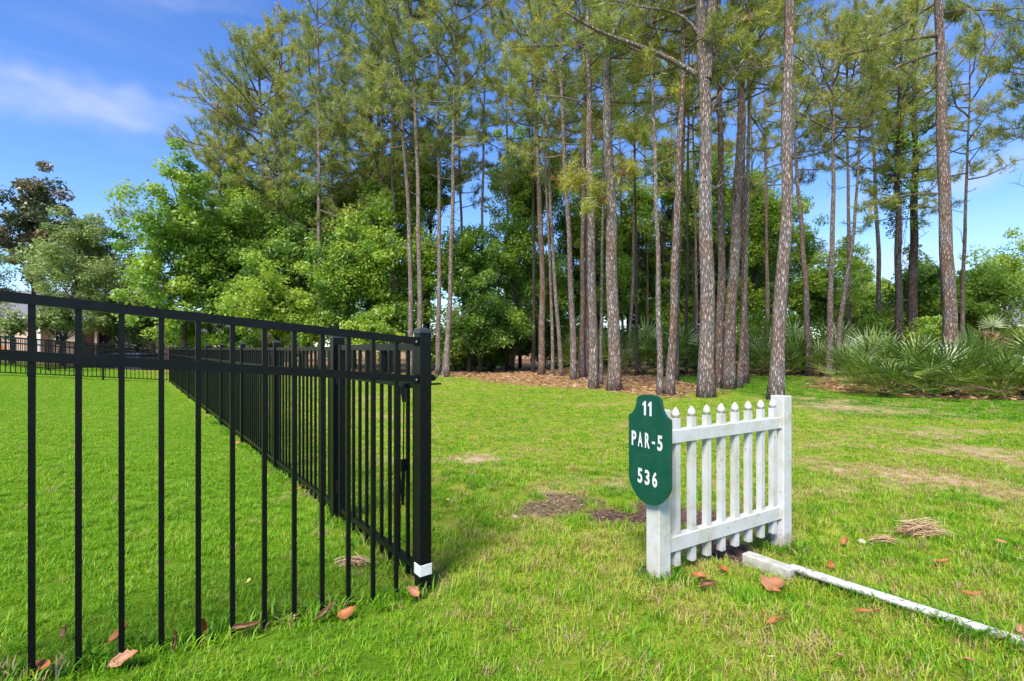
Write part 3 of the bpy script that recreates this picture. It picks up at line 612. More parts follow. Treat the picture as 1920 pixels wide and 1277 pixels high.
def build_edging():
    a = gp(1404, 1062); b = gp(1480, 1090); a.z = b.z = 0
    d = (b - a).normalized(); n = Vector((-d.y, d.x, 0))
    r = obj('rail_sleeve', MB().box(0, 0.27, -0.036, 0.036, -0.03, 0.040).mesh('rail_sleeve', M['white'], bevel=0.004), loc=(a.x - d.x * 0.02, a.y - d.y * 0.02, -0.010), rot=(0, -0.01, math.atan2(d.y, d.x)))
    tag(r, 'white square sleeve half buried in soil at the fence foot', 'sleeve')
    p0 = gp(1484, 1089); p1 = gp(1930, 1222); d = (p1 - p0); L = d.length * 1.25; d.normalize()
    m = MB(); pts = []; N = 40
    for i in range(N + 1):
        s = L * i / N; p = p0 + d * s; pts.append((p.x - p0.x, p.y - p0.y, 0.026 + 0.003 * math.sin(s * 1.1)))
    m.tube(pts, [0.0205] * (N + 1), 10)
    o = m.build('edging_rail', M['pipe'], None, smooth=True, loc=(p0.x, p0.y, 0)); tag(o, 'long chipped white rail lying in grass toward the right edge', 'rail')
build_edging()

# ------------------------------------------------------------------ fallen leaves and small things on the grass
LEAFM = [simple('dead_leaf_%d' % i, c, rough=0.55, noise=(c2, 18, 0.35, 0.7), bump=0.25, bscale=30) for i, (c, c2) in enumerate([
    ((0.36, 0.12, 0.022), (0.18, 0.062, 0.016)), ((0.37, 0.17, 0.075), (0.25, 0.10, 0.042)), ((0.17, 0.070, 0.028), (0.07, 0.032, 0.016)), ((0.62, 0.50, 0.14), (0.5, 0.34, 0.1))])]
def leaf_mesh(L, Wd, curl, fold, seed, mat, lobes=0):
    r = random.Random(seed * 7 + 3); V = []; Fc = []; nu, nv = 12, 8
    roll = fold * r.choice((1.0, 1.5, 2.0)); tw = r.uniform(-0.9, 0.9); side = r.uniform(-0.12, 0.12) * L
    eL = [1 + r.gauss(0, 0.10) for _ in range(nu + 1)]; eR = [1 + r.gauss(0, 0.10) for _ in range(nu + 1)]
    ru = [r.gauss(0, 0.05) for _ in range(nu + 1)]
    for i in range(nu + 1):
        t = i / nu; wv = Wd * (max(0.0, math.sin(math.pi * t ** 0.8)) ** 0.62 if 0 < t < 1 else 0.03)
        if lobes: wv *= 1 + 0.30 * math.sin(t * math.pi * lobes * 2 + r.random())
        ct, st = math.cos(tw * (t - 0.4)), math.sin(tw * (t - 0.4))
        for j in range(nv + 1):
            u = j / nv * 2 - 1; h = wv / 2 * (eL[i] if u < 0 else eR[i]); a = roll * abs(u)
            y = math.copysign(math.sin(a) / max(roll, 0.05) * h, u); z = (1 - math.cos(a)) / max(roll, 0.05) * h * (1 + 0.5 * ru[i] * u) + ru[i] * wv * (abs(u) - 0.3) * 0.6
            y += side * math.sin(math.pi * t)
            V.append(((t - 0.5) * L * (1 - 0.1 * curl), y * ct - z * st, y * st + z * ct + curl * L * 0.9 * (t - 0.5) ** 2 + r.gauss(0, 0.0006)))
    for i in range(nu):
        for j in range(nv):
            a = i * (nv + 1) + j; Fc.append((a, a + 1, a + nv + 2, a + nv + 1))
    m = MB(); m.add(V, Fc); m.tube([(-0.5 * L, 0, 0.12 * curl * L), (-0.62 * L, 0.01, 0.004)], [0.0018, 0.0012], 5)
    me = m.mesh('fallen_leaf', mat, smooth=True)
    bm = bmesh.new(); bm.from_mesh(me); bmesh.ops.solidify(bm, geom=[f for f in bm.faces if len(f.verts) == 4 and f.calc_area() > 1e-7][:nu * nv], thickness=0.0008); bm.to_mesh(me); bm.free()
    return me
LEAVES = [  # photo x, y, length m, width m, heading deg, curl, fold, tilt deg, material, label
    (652, 1166, 0.105, 0.060, 20, 0.3, 0.5, 15, 0, 'cupped orange leaf at the foot of the black pickets, left of the corner post'),
    (612, 1168, 0.11, 0.050, 40, 0.4, 0.8, 20, 2, 'dark curled leaf touching the cupped orange leaf by the pickets'),
    (774, 1128, 0.095, 0.060, 150, 0.3, 0.5, 18, 1, 'tan leaf lying at the foot of the corner post'),
    (465, 1196, 0.15, 0.055, 5, 0.3, 0.9, 10, 2, 'long dark brown leaf lying along the picket feet'),
    (386, 1202, 0.10, 0.040, 95, 0.3, 1.0, 70, 0, 'narrow orange leaf standing upright between two pickets'),
    (334, 1228, 0.10, 0.045, 80, 0.5, 1.2, 60, 2, 'curled brown leaf standing on edge beside a picket foot'),
    (228, 1214, 0.11, 0.06, 30, 0.2, 0.7, 35, 0, 'orange leaf caught behind a picket foot, lower left'),
    (236, 1258, 0.12, 0.048, 25, 0.2, 0.4, 12, 1, 'pale tan pointed leaf at the bottom left edge of the picture'),
    (124, 1206, 0.06, 0.035, 70, 0.3, 0.7, 50, 2, 'small brown leaf beside the second picket from the left'),
    (75, 1276, 0.10, 0.05, 10, 0.2, 0.5, 10, 0, 'orange leaf cut by the bottom edge below the leftmost picket'),
    (1450, 1110, 0.15, 0.115, -5, 0.15, 0.25, 8, 1, 'largest leaf, broad and tan, in front of the white sleeve'),
    (1455, 1124, 0.065, 0.045, -30, 0.4, 0.8, 15, 0, 'orange curled tip of leaf just below the largest tan leaf'),
    (1353, 1082, 0.085, 0.055, 200, 0.4, 0.8, 25, 0, 'bright orange leaf beside the white fence, nearest the soil'),
    (1312, 1095, 0.095, 0.05, -25, 0.3, 0.5, 10, 0, 'flat orange brown leaf in front of the white picket fence'),
    (1328, 1114, 0.11, 0.06, 10, 0.5, 0.8, 15, 2, 'dark crumpled leaf below the flat orange leaf by the fence'),
    (1556, 1071, 0.060, 0.050, 60, 0.3, 0.6, 30, 0, 'three pointed orange leaf on grass behind the edging rail'),
    (1583, 1027, 0.062, 0.050, 30, 0.2, 0.5, 40, 0, 'rounded orange leaf tilted up in grass right of the white post'),
    (1622, 1164, 0.105, 0.028, -10, 0.1, 0.6, 10, 0, 'narrow orange leaf in front of the edging rail'),
    (1768, 1065, 0.095, 0.030, 0, 0.1, 0.4, 12, 0, 'narrow orange leaf on grass behind the edging rail, farther right'),
    (1824, 1126, 0.125, 0.030, -5, 0.1, 0.4, 10, 0, 'long yellow orange leaf on the grass near the right edge'),
    (1448, 1182, 0.075, 0.032, 20, 0.5, 1.0, 30, 0, 'orange forked leaf in the open grass below the fence'),
    (1468, 1172, 0.055, 0.022, 60, 0.4, 1.0, 50, 2, 'small dark leaf propped on the forked orange leaf'),
    (1428, 1170, 0.060, 0.022, 130, 0.4, 0.9, 45, 0, 'thin rust leaf leaning left of the forked orange leaf'),
    (1876, 1027, 0.075, 0.028, -25, 0.1, 0.4, 10, 1, 'pale tan leaf on thin grass near the right edge'),
    (1914, 1207, 0.090, 0.05, 60, 0.2, 0.5, 20, 1, 'tan leaf at the right edge beside the edging rail'),
    (467, 1102, 0.032, 0.018, 50, 0.1, 0.3, 20, 3, 'small pale yellow leaf on the fenced lawn'),
    (841, 944, 0.032, 0.018, 10, 0.1, 0.3, 15, 3, 'small yellow leaf on grass right of the corner post'),
    (1036, 975, 0.03, 0.022, 90, 0.3, 0.6, 30, 0, 'small rust leaf in the grass near the bare soil'),
    (816, 951, 0.030, 0.022, 90, 0.3, 0.6, 30, 2, 'small brown leaf just right of the corner post'),
    (562, 926, 0.075, 0.05, 20, 0.3, 0.7, 15, 0, 'orange leaf by the bottom rail of the side fence'),
    (447, 836, 0.10, 0.06, 0, 0.2, 0.5, 12, 0, 'orange leaf on the lawn beside the side fence, farthest back'),
    (1575, 1246, 0.034, 0.018, -40, 0.3, 0.7, 20, 1, 'tiny tan leaf in grass near the bottom edge'),
    (1818, 1256, 0.045, 0.018, -50, 0.3, 0.8, 20, 1, 'tiny tan leaf nearest the bottom right corner'),
    (1290, 1017, 0.07, 0.05, 0, 0.2, 0.4, 20, 0, 'orange leaf seen under the lower rail of the picket fence'),
    (1100, 1040, 0.028, 0.016, 30, 0.3, 0.5, 20, 1, 'tiny tan leaf in the middle of the open grass')]
for i, (x, y, L, Wd, hd, cu, fo, ti, mi, lab) in enumerate(LEAVES):
    p = gp(x, y); o = obj('fallen_leaf', leaf_mesh(L * 0.82, Wd * 0.95, cu + 0.35, fo + 0.15, i, LEAFM[mi], lobes=0 if i not in (10, 15) else 1.5), loc=(p.x, p.y, p.z + 0.030 + 0.38 * L * math.sin(math.radians(ti))))
    o.rotation_euler = (Matrix.Rotation(math.radians(random.uniform(14, 34)), 3, 'X') @ Euler((math.radians(random.uniform(-10, 10)), -math.radians(ti), math.radians(hd)), 'XYZ').to_matrix()).to_euler(); tag(o, lab, 'leaf', 'dead leaves scattered on the grass')
def straw_clump(x, y, L, n, lab, h=0.03):
    p = gp(x, y); V = []; Fc = []; T = []
    for k in range(n):
        a = random.gauss(-0.25, 0.5); c = Vector((random.gauss(0, L * 0.3), random.gauss(0, L * 0.14), 0.015 + abs(random.gauss(0, h)))); l = random.uniform(0.2, 0.6) * L; w = 0.0022
        d = Vector((math.cos(a), math.sin(a), random.gauss(0, 0.15))) * l; s = Vector((-math.sin(a), math.cos(a), 0.4)) * w
        i = len(V); V += [c - d - s, c - d + s, c + Vector((0, 0, 0.01)) + s, c + Vector((0, 0, 0.01)) - s, c + d]; Fc += [(i, i+1, i+2), (i, i+2, i+3), (i+3, i+2, i+4)]; T += [random.random()] * 3
    o = obj('straw_clump', mesh_np('straw_clump', np.array([tuple(v) for v in V]), np.array(Fc), 3, M['straw'], T), loc=p); tag(o, lab, 'straw')
straw_clump(1728, 1006, 0.16, 260, 'clump of dry straw on the grass at the right')
straw_clump(1660, 1020, 0.10, 70, 'thin wisp of dry straw beside the pale stone', 0.012)
straw_clump(1462, 1022, 0.12, 160, 'dry straw caught at the foot of the far white post', 0.03)
straw_clump(665, 1062, 0.12, 120, 'dry straw on the lawn behind the front pickets', 0.012)
def stone(x, y, r, lab):
    p = gp(x, y); bm = bmesh.new(); bmesh.ops.create_icosphere(bm, subdivisions=3, radius=r)
    for v in bm.verts: v.co *= 1 + 0.22 * (vnoise(np.array(v.co.x * 60 + 5), np.array(v.co.y * 60 + v.co.z * 40)) - 0.5); v.co.z *= 0.6
    me = bpy.data.meshes.new('stone'); bm.to_mesh(me); bm.free(); me.materials.append(M['stone']); me.polygons.foreach_set('use_smooth', [True] * len(me.polygons))
    o = obj('stone', me, loc=(p.x, p.y, p.z + r * 0.4)); tag(o, lab, 'stone')
stone(1617, 1019, 0.028, 'pale rounded stone in the grass right of the white post')
stone(964, 971, 0.022, 'small orange tan stone in the open grass')
stone(938, 970, 0.012, 'tiny pale chip beside the orange tan stone')

# ------------------------------------------------------------------ trees
def needles(C, Dr, n, L, w, tint, droop=0.25, seed=0):
    """Needle tufts: C centres, Dr growth directions, n needles each; thin triangles."""
    r = np.random.default_rng(seed); k = len(C)
    C = np.repeat(C, n, 0); Dr = np.repeat(Dr, n, 0); N = k * n
    v = r.normal(size=(N, 3)); v /= np.linalg.norm(v, axis=1, keepdims=True)
    d = Dr * 0.55 + v * 0.95; d[:, 2] -= droop * r.random(N); d /= np.linalg.norm(d, axis=1, keepdims=True)
    ln = L * r.uniform(0.6, 1.1, N)[:, None]; base = C - Dr * r.uniform(0, 0.30, N)[:, None] + r.normal(0, 0.012, (N, 3))
    s = np.cross(d, r.normal(size=(N, 3))); s /= np.linalg.norm(s, axis=1, keepdims=True) + 1e-9; s *= w
    V = np.stack([base - s, base + s, base + d * ln], 1).reshape(-1, 3)
    return V, np.repeat(tint, n) + r.normal(0, 0.05, N)
def lerp_path(pts, n):
    pts = [Vector(p) for p in pts]; L = [0]
    for a, b in zip(pts[:-1], pts[1:]): L.append(L[-1] + (b - a).length)
    out = []
    for i in range(n):
        s = L[-1] * i / (n - 1); j = max(k for k in range(len(L)) if L[k] <= s + 1e-9); j = min(j, len(pts) - 2)
        out.append(pts[j].lerp(pts[j + 1], (s - L[j]) / (L[j + 1] - L[j])))
    # soften the corners of the traced line
    for _ in range(2): out = [out[0]] + [(out[i-1] + out[i] * 2 + out[i+1]) / 4 for i in range(1, n - 1)] + [out[-1]]
    return out
def pine(line, D, wpx, label, crown, nb=26, rad=2.6, dens=1.0, bark_m='bark_grey', hue=0.4, base_y=None, extra=(), seed=0, dead=3, stub=0, top=None, name='pine_tree', mat='needle', needle_L=0.26, wl=0.0095):
    """A pine traced as a line of photo pixels at distance D; crown=(pixel y of lowest live branch, pixel y of the tip).
    Branches radiate round the stem in 3-D; needles in tufts along the outer shoots."""
    r = random.Random(seed); rn = np.random.default_rng(seed + 900)
    P = [px(x, y, D) for x, y in line]
    b = P[0]; P[0] = Vector((b.x, b.y, gzf(b.x, b.y) - 0.1))
    root = empty(name, (P[0].x, P[0].y, P[0].z + 0.1)); o0 = Vector(root.location)
    tip = px(line[-1][0] + (line[-1][0] - line[-2][0]) * 0.1, crown[1], D)
    if tip.z > P[-1].z + 0.3: P.append(tip)
    N = 34; path = lerp_path(P, N); H = path[-1].z - path[0].z
    r0 = 0.84 * wpx / 2 / F * D
    rad_at = lambda t: r0 * (1 - 0.80 * t ** 0.9) * (1 + 0.28 * math.exp(-t * H / 0.45)) * (1 if t < 0.999 else 0.3)
    seg = 14 if wpx > 16 else 9; ph = [r.random() * 6 for _ in range(4)]
    m = MB(); nz = np.random.default_rng(seed).normal(0, 0.035, (N, seg))
    path = [p + Vector((math.sin(i * 0.9 + ph[0]) * 0.02, math.cos(i * 0.7 + ph[1]) * 0.02, 0)) * min(1, r0 * 6) for i, p in enumerate(path)]
    m.tube([p - o0 for p in path], [rad_at(i / (N - 1)) for i in range(N)], seg, wob=lambda i, k: nz[i, k] + 0.05 * math.sin(k * 2.1 + i * 0.35))
    def on_trunk(z):
        for i in range(N - 1):
            if path[i].z <= z <= path[i + 1].z: return path[i].lerp(path[i + 1], (z - path[i].z) / (path[i + 1].z - path[i].z + 1e-9)), (i + 0.5) / (N - 1)
        return path[-1], 1.0
    z0 = CAMH + (HY - crown[0]) / F * D; z1 = path[-1].z
    TC, TD, TT = [], [], []
    def shoot(p0, d0, L, rr, depth, live=True, hue_b=hue):
        """one limb: curved, with side twigs carrying tufts"""
        n = 6 if depth == 0 else 3; pts = [p0]; d = d0.copy()
        for i in range(n):
            d = (d + Vector((r.gauss(0, 0.12), r.gauss(0, 0.12), 0.07 + r.gauss(0, 0.08)))).normalized(); pts.append(pts[-1] + d * L / n)
        m.tube([p - o0 for p in pts], [rr * (1 - 0.85 * i / n) + 0.004 for i in range(n + 1)], 5 if depth == 0 else 3, cap=False)
        if depth == 0:
            nt = max(4, int(L * 3.7 * dens))
            for k in range(nt):
                f = 0.30 + 0.70 * (k + r.random()) / nt; i = min(int(f * n), n - 1); q = pts[i].lerp(pts[i + 1], f * n - i)
                td = (pts[i + 1] - pts[i]).normalized(); sd = Vector((r.gauss(0, 1), r.gauss(0, 1), r.gauss(0.25, 0.6))).normalized()
                shoot(q, (td * 0.7 + sd * 0.8).normalized(), L * r.uniform(0.20, 0.48) * (1.15 - 0.5 * f), rr * 0.3, 1, live, hue_b)
        elif live:
            for f in (1.0, 1.0, 0.7, 0.7) if L > 0.35 else (1.0, 0.67):
                i = min(int(f * n), n) ; td = (pts[min(i, n)] - pts[max(i - 1, 0)]).normalized()
                up = (td + Vector((0, 0, 0.35))).normalized(); TC.append(tuple(pts[i] - o0 + Vector((r.gauss(0, 0.09), r.gauss(0, 0.09), r.gauss(0, 0.07))))); TD.append(tuple(up)); TT.append(hue_b - 0.03 + r.gauss(0, 0.13) + (0.45 if r.random() < 0.05 else 0))
    nb = int(nb * 1.2)
    for k in range(nb):
        f = (k + r.random()) / nb; z = z0 + (z1 - z0) * f ** 0.9; q, t = on_trunk(z)
        az = k * 2.399 + r.uniform(-0.5, 0.5); prof = math.sin(math.pi * min(1, 0.22 + 0.78 * f) ** 0.75) ** 0.6 if f < 0.98 else 0.25
        L = max(0.5, rad * prof * r.uniform(0.6, 1.15)); el = -0.15 + 0.95 * f + r.gauss(0, 0.15)
        shoot(q, Vector((math.cos(az) * math.cos(el), math.sin(az) * math.cos(el), math.sin(el))), L, max(0.012, 0.016 * L), 0, True, hue + r.gauss(0, 0.12))
    for k in range(dead):
        z = path[0].z + (z0 - path[0].z) * r.uniform(0.55, 1.0); q, t = on_trunk(z); az = r.uniform(0, 6.28)
        dn = Vector((math.cos(az), math.sin(az), r.uniform(-0.1, 0.5))).normalized(); shoot(q, dn, r.uniform(0.5, 1.6), 0.014, 0, False)
    for ex in extra:     # limbs the photograph shows one by one: pixel path, start radius, live?, hue
        pth = [px(x, y, D + dd) for x, y, dd in ex[0]]; n = 12; pp = lerp_path(pth, n)
        m.tube([p - o0 for p in pp], [ex[1] * (1 - 0.75 * i / (n - 1)) for i in range(n)], 8, cap=False)
        Lx = sum((pp[i + 1] - pp[i]).length for i in range(n - 1))
        for k in range(int(ex[4] if len(ex) > 4 else 5)):
            i = r.randint(3, n - 2); td = (pp[i + 1] - pp[i]).normalized(); sd = Vector((r.gauss(0, 1), r.gauss(0, 1), r.gauss(0, 0.8))).normalized()
            shoot(pp[i], (td * 0.6 + sd * 0.9).normalized(), Lx * r.uniform(0.18, 0.4), 0.012, 0, ex[2], ex[3])
    tr = m.build('trunk', M[bark_m], root, smooth=True)
    if TC:
        nn = 27 if dens >= 0.8 else 24
        TC, TD, TT = np.array(TC), np.array(TD), np.array(TT)
        hi = (TC[:, 2] + o0.z) > CAMH + 0.78 * D        # well above anything the view can show: thinner tufts, same spread
        V, T = needles(TC[~hi], TD[~hi], nn, needle_L, wl, TT[~hi], seed=seed)
        if hi.any():
            V2, T2 = needles(TC[hi], TD[hi], 6, needle_L, wl * 2.6, TT[hi], seed=seed + 1); V = np.concatenate([V, V2]); T = np.concatenate([T, T2])
        obj('crown', mesh_np('crown', V, np.arange(len(V)), 3, M[mat], np.clip(T, 0, 1)), root)
    tag(root, label, 'tree', 'pine trees at the edge of the wood')
    return root

def leaf_cloud(C, R, n, size, seed, tint, flat=0.75, tri=False):
    """n leaves round each clump centre; quads shaped like pointed leaves, tipped mostly upward."""
    r = np.random.default_rng(seed); k = len(C); N = k * n
    c = np.repeat(C, n, 0); v = r.normal(size=(N, 3)); v /= np.linalg.norm(v, axis=1, keepdims=True); rr = np.repeat(R, n) * r.random(N) ** 0.42
    p = c + v * rr[:, None] * np.array([1, 1, flat])
    nrm = r.normal(size=(N, 3)) * 0.75 + v * 0.35 + np.array([0, 0, 0.85]); nrm /= np.linalg.norm(nrm, axis=1, keepdims=True)
    u = np.cross(nrm, r.normal(size=(N, 3))); u /= np.linalg.norm(u, axis=1, keepdims=True) + 1e-9; w = np.cross(nrm, u)
    s = size * r.uniform(0.6, 1.25, N)[:, None]
    if tri: V = np.stack([p - u * s, p + w * s * 0.62 + u * s * 0.5, p - w * s * 0.55 + u * s * 0.8], 1).reshape(-1, 3)
    else: V = np.stack([p - u * s, p + w * s * 0.48 + u * s * 0.1, p + u * s * 1.05, p - w * s * 0.48 + u * s * 0.1], 1).reshape(-1, 3)
    return V, np.repeat(tint, n) + r.normal(0, 0.07, N)
def broadleaf(cx, cy, D, rx, rz, label, clumps=70, per=110, size=0.10, hue=0.5, seed=0, mat='leaf', bark_m='bark_dark', trunk_w=0.22, name='broadleaf_tree', top_taper=0.3, group='broadleaf trees in the wood', ry=None, cl_r=0.62, stems=1, cat='tree', fill=0.5):
    """Crown traced by centre pixel and radii in metres; clumps hang on limbs spread through its volume."""
    r = random.Random(seed + 77); rn = np.random.default_rng(seed + 5)
    per = int(per * (1.55 if D < 28 else 1.7)); size *= 0.90; cl_r *= 1.05; clumps = int(clumps * 1.25)
    c = px(cx, cy, D); ry = ry or rx; gzv = gzf(c.x, c.y); root = empty(name, (c.x, c.y, gzv)); o0 = Vector(root.location)
    C, R, T = [], [], []
    lob = [(r.uniform(0, 6.28), r.uniform(-0.8, 0.9), r.uniform(0.25, 0.5)) for _ in range(7)]
    while len(C) < clumps:
        v = rn.normal(size=3); v /= np.linalg.norm(v); q = rn.random() ** fill
        bulge = 0.72
        for az, zz, am in lob:
            dv = v[0] * math.cos(az) * math.sqrt(1 - zz * zz) + v[1] * math.sin(az) * math.sqrt(1 - zz * zz) + v[2] * zz
            bulge += 1.5 * am * max(0, dv) ** 8
        tp = 1 - top_taper * max(0, v[2])
        p = Vector((v[0] * rx * bulge * q * tp, v[1] * ry * bulge * q * tp, v[2] * rz * bulge * q))
        w = c + p
        if w.z < gzv + 0.25: continue
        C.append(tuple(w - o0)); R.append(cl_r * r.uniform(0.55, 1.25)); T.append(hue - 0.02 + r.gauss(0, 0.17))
    C = np.array(C); R = np.array(R)
    m = MB()
    for sI in range(stems):
        fork = Vector((r.gauss(0, 0.15 * rx), r.gauss(0, 0.15 * rx), max(0.5, c.z - gzv - rz * 0.35)))
        b = Vector((r.gauss(0, 0.12) * (stems > 1) * 2, r.gauss(0, 0.12) * (stems > 1), -0.1)); mid = b.lerp(fork, 0.5) + Vector((r.gauss(0, 0.1), r.gauss(0, 0.1), 0))
        topp = Vector((r.gauss(0, 0.2), r.gauss(0, 0.2), c.z - gzv + rz * 0.6)); pp = lerp_path([b, mid, fork, topp], 12)
        w0 = trunk_w / 2 / math.sqrt(stems); m.tube(pp, [w0 * (1.15 - 0.85 * i / 11) for i in range(12)], 9)
        for k in r.sample(range(len(C)), min(len(C), 22 // stems + 4)):
            e = Vector(C[k]); i = r.randint(4, 10); s = pp[i]
            q = s.lerp(e, 0.5) + Vector((0, 0, r.uniform(-0.2, 0.35))); m.tube(lerp_path([s, q, e], 6), [w0 * 0.42 * (1 - 0.14 * j) * 0.7 for j in range(6)], 5, cap=False)
    m.build('trunk' if cat == 'tree' else 'stem', M[bark_m], root, smooth=True)
    far = D >= 28
    V, Tt = leaf_cloud(C, R, per, size, seed, np.array(T), tri=far)
    obj('crown' if cat == 'tree' else 'foliage', mesh_np('crown', V, np.arange(len(V)), 3 if far else 4, M[mat], np.clip(Tt, 0, 1)), root)
    tag(root, label, cat, group); return root

ORD = ['first', 'second', 'third', 'fourth', 'fifth', 'sixth', 'seventh', 'eighth', 'ninth', 'tenth']
def build_pines():
    k = [100]
    def P(line, D, w, lab, crown, **kw): k[0] += 1; return pine(line, D, w, lab, crown, seed=k[0], **kw)
    # the near group behind the white fence
    P([(1325, 745), (1325, 560), (1323, 300), (1320, 130), (1312, -40), (1306, -200)], 12.5, 36, 'thick forked pine trunk right behind the green sign, nearest the white pickets', (60, -700), nb=24, rad=3.4, dens=0.8, hue=0.42, dead=2,
      extra=[([(1322, 150, 0), (1332, 60, 0), (1340, -60, 0), (1346, -300, 0)], 0.16, True, 0.45, 4), ([(1305, 140, 0), (1262, 112, 0), (1185, 80, -0.2), (1130, 66, -0.4), (1080, 35, -0.6), (1010, -10, -0.8)], 0.075, True, 0.5, 4),
             ([(1318, 75, 0), (1285, 30, 0), (1262, 20, 0), (1210, 15, 0), (1150, 0, 0)], 0.05, False, 0.5, 4), ([(1328, 228, 0), (1345, 180, -.1), (1372, 150, -.2), (1400, 120, -.3)], 0.035, False, 0.5, 6), ([(1335, 110, 0), (1365, 60, 0), (1395, 20, 0)], 0.04, True, 0.6, 4)])
    P([(1452, 752), (1466, 560), (1475, 350), (1478, 150), (1479, -60)], 11.9, 31, 'straight pale pine trunk just left of the grass lane, beside the right white post', (-60, -800), nb=20, rad=3.0, dens=0.7, dead=2,
      extra=[([(1478, 130, 0), (1450, 120, 0), (1420, 130, 0), (1392, 125, 0)], 0.02, False, 0.5, 3), ([(1482, 100, 0), (1510, 115, 0), (1535, 150, 0), (1540, 190, 0)], 0.025, False, 0.4, 4)])
    P([(1152, 733), (1149, 560), (1145, 380), (1139, 200), (1135, 60), (1133, -100)], 14.6, 30, 'stout pale pine trunk left of the sign, in the near row', (120, -520), nb=24, rad=2.8, dens=0.9, hue=0.42, dead=3,
      extra=[([(1140, 330, 0), (1120, 370, -.4), (1095, 385, -.7)], 0.02, True, 0.72, 6), ([(1142, 250, 0), (1180, 240, -.5), (1215, 250, -.8)], 0.025, True, 0.55, 6), ([(1141, 300, 0), (1165, 315, -.5), (1190, 330, -.8)], 0.02, True, 0.70, 5)])
    P([(1113, 725), (1111, 560), (1107, 380), (1104, 200), (1102, 60), (1102, -60)], 15.4, 21, 'slim pine trunk close on the left of the stout pale pine', (200, -400), nb=22, rad=2.4, dens=0.9, hue=0.46, dead=4,
      extra=[([(1106, 310, 0), (1075, 330, -.3), (1055, 355, -.5)], 0.02, True, 0.74, 6), ([(1104, 195, 0), (1060, 182, 0), (1000, 178, 0), (945, 182, 0)], 0.035, True, 0.5, 5)])
    P([(1238, 741), (1235, 560), (1231, 400), (1226, 240), (1222, 100)], 13.2, 14, 'thin pine trunk rising directly behind the top of the sign', (190, -150), nb=16, rad=1.7, dens=0.9, hue=0.5, dead=4)
    P([(1256, 742), (1262, 600), (1268, 440), (1273, 300), (1280, 150), (1284, 0)], 13.0, 20, 'brown pine trunk leaning right, touching the thin one behind the sign', (160, -320), nb=20, rad=2.1, dens=0.9, hue=0.5, bark_m='bark_red', dead=4)
    P([(1349, 727), (1352, 560), (1352, 380), (1350, 200), (1348, 50)], 15.8, 20, 'shaded pine trunk half hidden behind the thick forked pine', (210, -320), nb=20, rad=2.3, bark_m='bark_red', hue=0.45)
    P([(1365, 729), (1372, 560), (1381, 400), (1389, 250), (1392, 90)], 15.3, 27, 'brown pine trunk leaning right, between the forked pine and grass lane', (180, -340), nb=22, rad=2.5, bark_m='bark_red', hue=0.45, dead=4)
    P([(1385, 728), (1392, 640), (1398, 520), (1401, 400), (1404, 250)], 15.6, 12, 'thin leaning pine trunk squeezed between two brown pines', (230, -120), nb=16, rad=1.8, bark_m='bark_red', hue=0.5)
    P([(1396, 720), (1397, 560), (1394, 400), (1392, 240), (1390, 80)], 17.4, 17, 'brown pine trunk at the left border of the grass lane', (200, -260), nb=20, rad=2.3, bark_m='bark_red', hue=0.45)
    # middle row
    P([(1076, 711), (1072, 560), (1066, 430), (1058, 300), (1052, 150), (1050, 0)], 20.0, 15, 'pine trunk curving left at the straw edge, middle of the wood', (320, -180), nb=24, rad=2.5, hue=0.5)
    P([(1091, 709), (1092, 560), (1093, 400), (1094, 250), (1095, 80)], 20.6, 13, 'dark straight pine trunk, left one of a close pair', (280, -180), nb=22, rad=2.4, bark_m='bark_red', hue=0.46)
    P([(1101, 709), (1101, 560), (1100, 400), (1099, 250), (1098, 80)], 20.9, 13, 'dark straight pine trunk, right one of a close pair', (260, -180), nb=20, rad=2.4, bark_m='bark_red', hue=0.46)
    P([(1127, 721), (1128, 560), (1130, 400), (1132, 250), (1134, 100)], 17.0, 8, 'very thin pale trunk between the slim and the stout pine', (280, -60), nb=14, rad=1.6, hue=0.5)
    P([(1053, 705), (1046, 600), (1038, 500), (1032, 380), (1026, 230)], 22.6, 10, 'thin pine leaning left behind the curving pine', (300, -80), nb=18, rad=2.0, hue=0.5)
    P([(1037, 704), (1034, 560), (1028, 430), (1022, 300), (1018, 150)], 23.0, 8, 'thin straight pole pine left of the leaning one', (300, -60), nb=18, rad=2.0, hue=0.5)
    P([(1015, 703), (1018, 560), (1014, 430), (1008, 300), (1002, 120), (998, -40)], 23.4, 16, 'dark red pine trunk standing apart at the left of the middle row', (330, -200), nb=26, rad=2.8, bark_m='bark_red', hue=0.45)
    P([(1000, 700), (1001, 560), (1000, 420), (999, 300), (998, 200)], 26.0, 9, 'nearly black thin trunk left of the dark red pine', (330, 40), nb=16, rad=2.0, bark_m='bark_dark', hue=0.4)
    P([(1174, 702), (1180, 640), (1186, 560), (1188, 430), (1190, 280)], 24.5, 8, 'slender pale trunk leaning right among the palmettos behind the sign', (330, 20), nb=14, rad=1.9, hue=0.5)
    P([(1194, 706), (1193, 560), (1192, 430), (1190, 300), (1190, 160)], 22.5, 8, 'dark slender trunk just left of the sign top, deep in shade', (330, 0), nb=16, rad=2.0, bark_m='bark_dark', hue=0.46)
    P([(1285, 705), (1288, 560), (1289, 430), (1290, 300), (1292, 140)], 23.5, 9, 'distant dark pole pine between the sign and the forked pine', (300, -40), nb=16, rad=2.0, bark_m='bark_dark', hue=0.46)
    P([(1307, 700), (1306, 560), (1304, 430), (1300, 300), (1298, 140)], 26.0, 8, 'distant thin pole pine tight against the forked pine', (290, -20), nb=16, rad=2.1, bark_m='bark_red', hue=0.46)
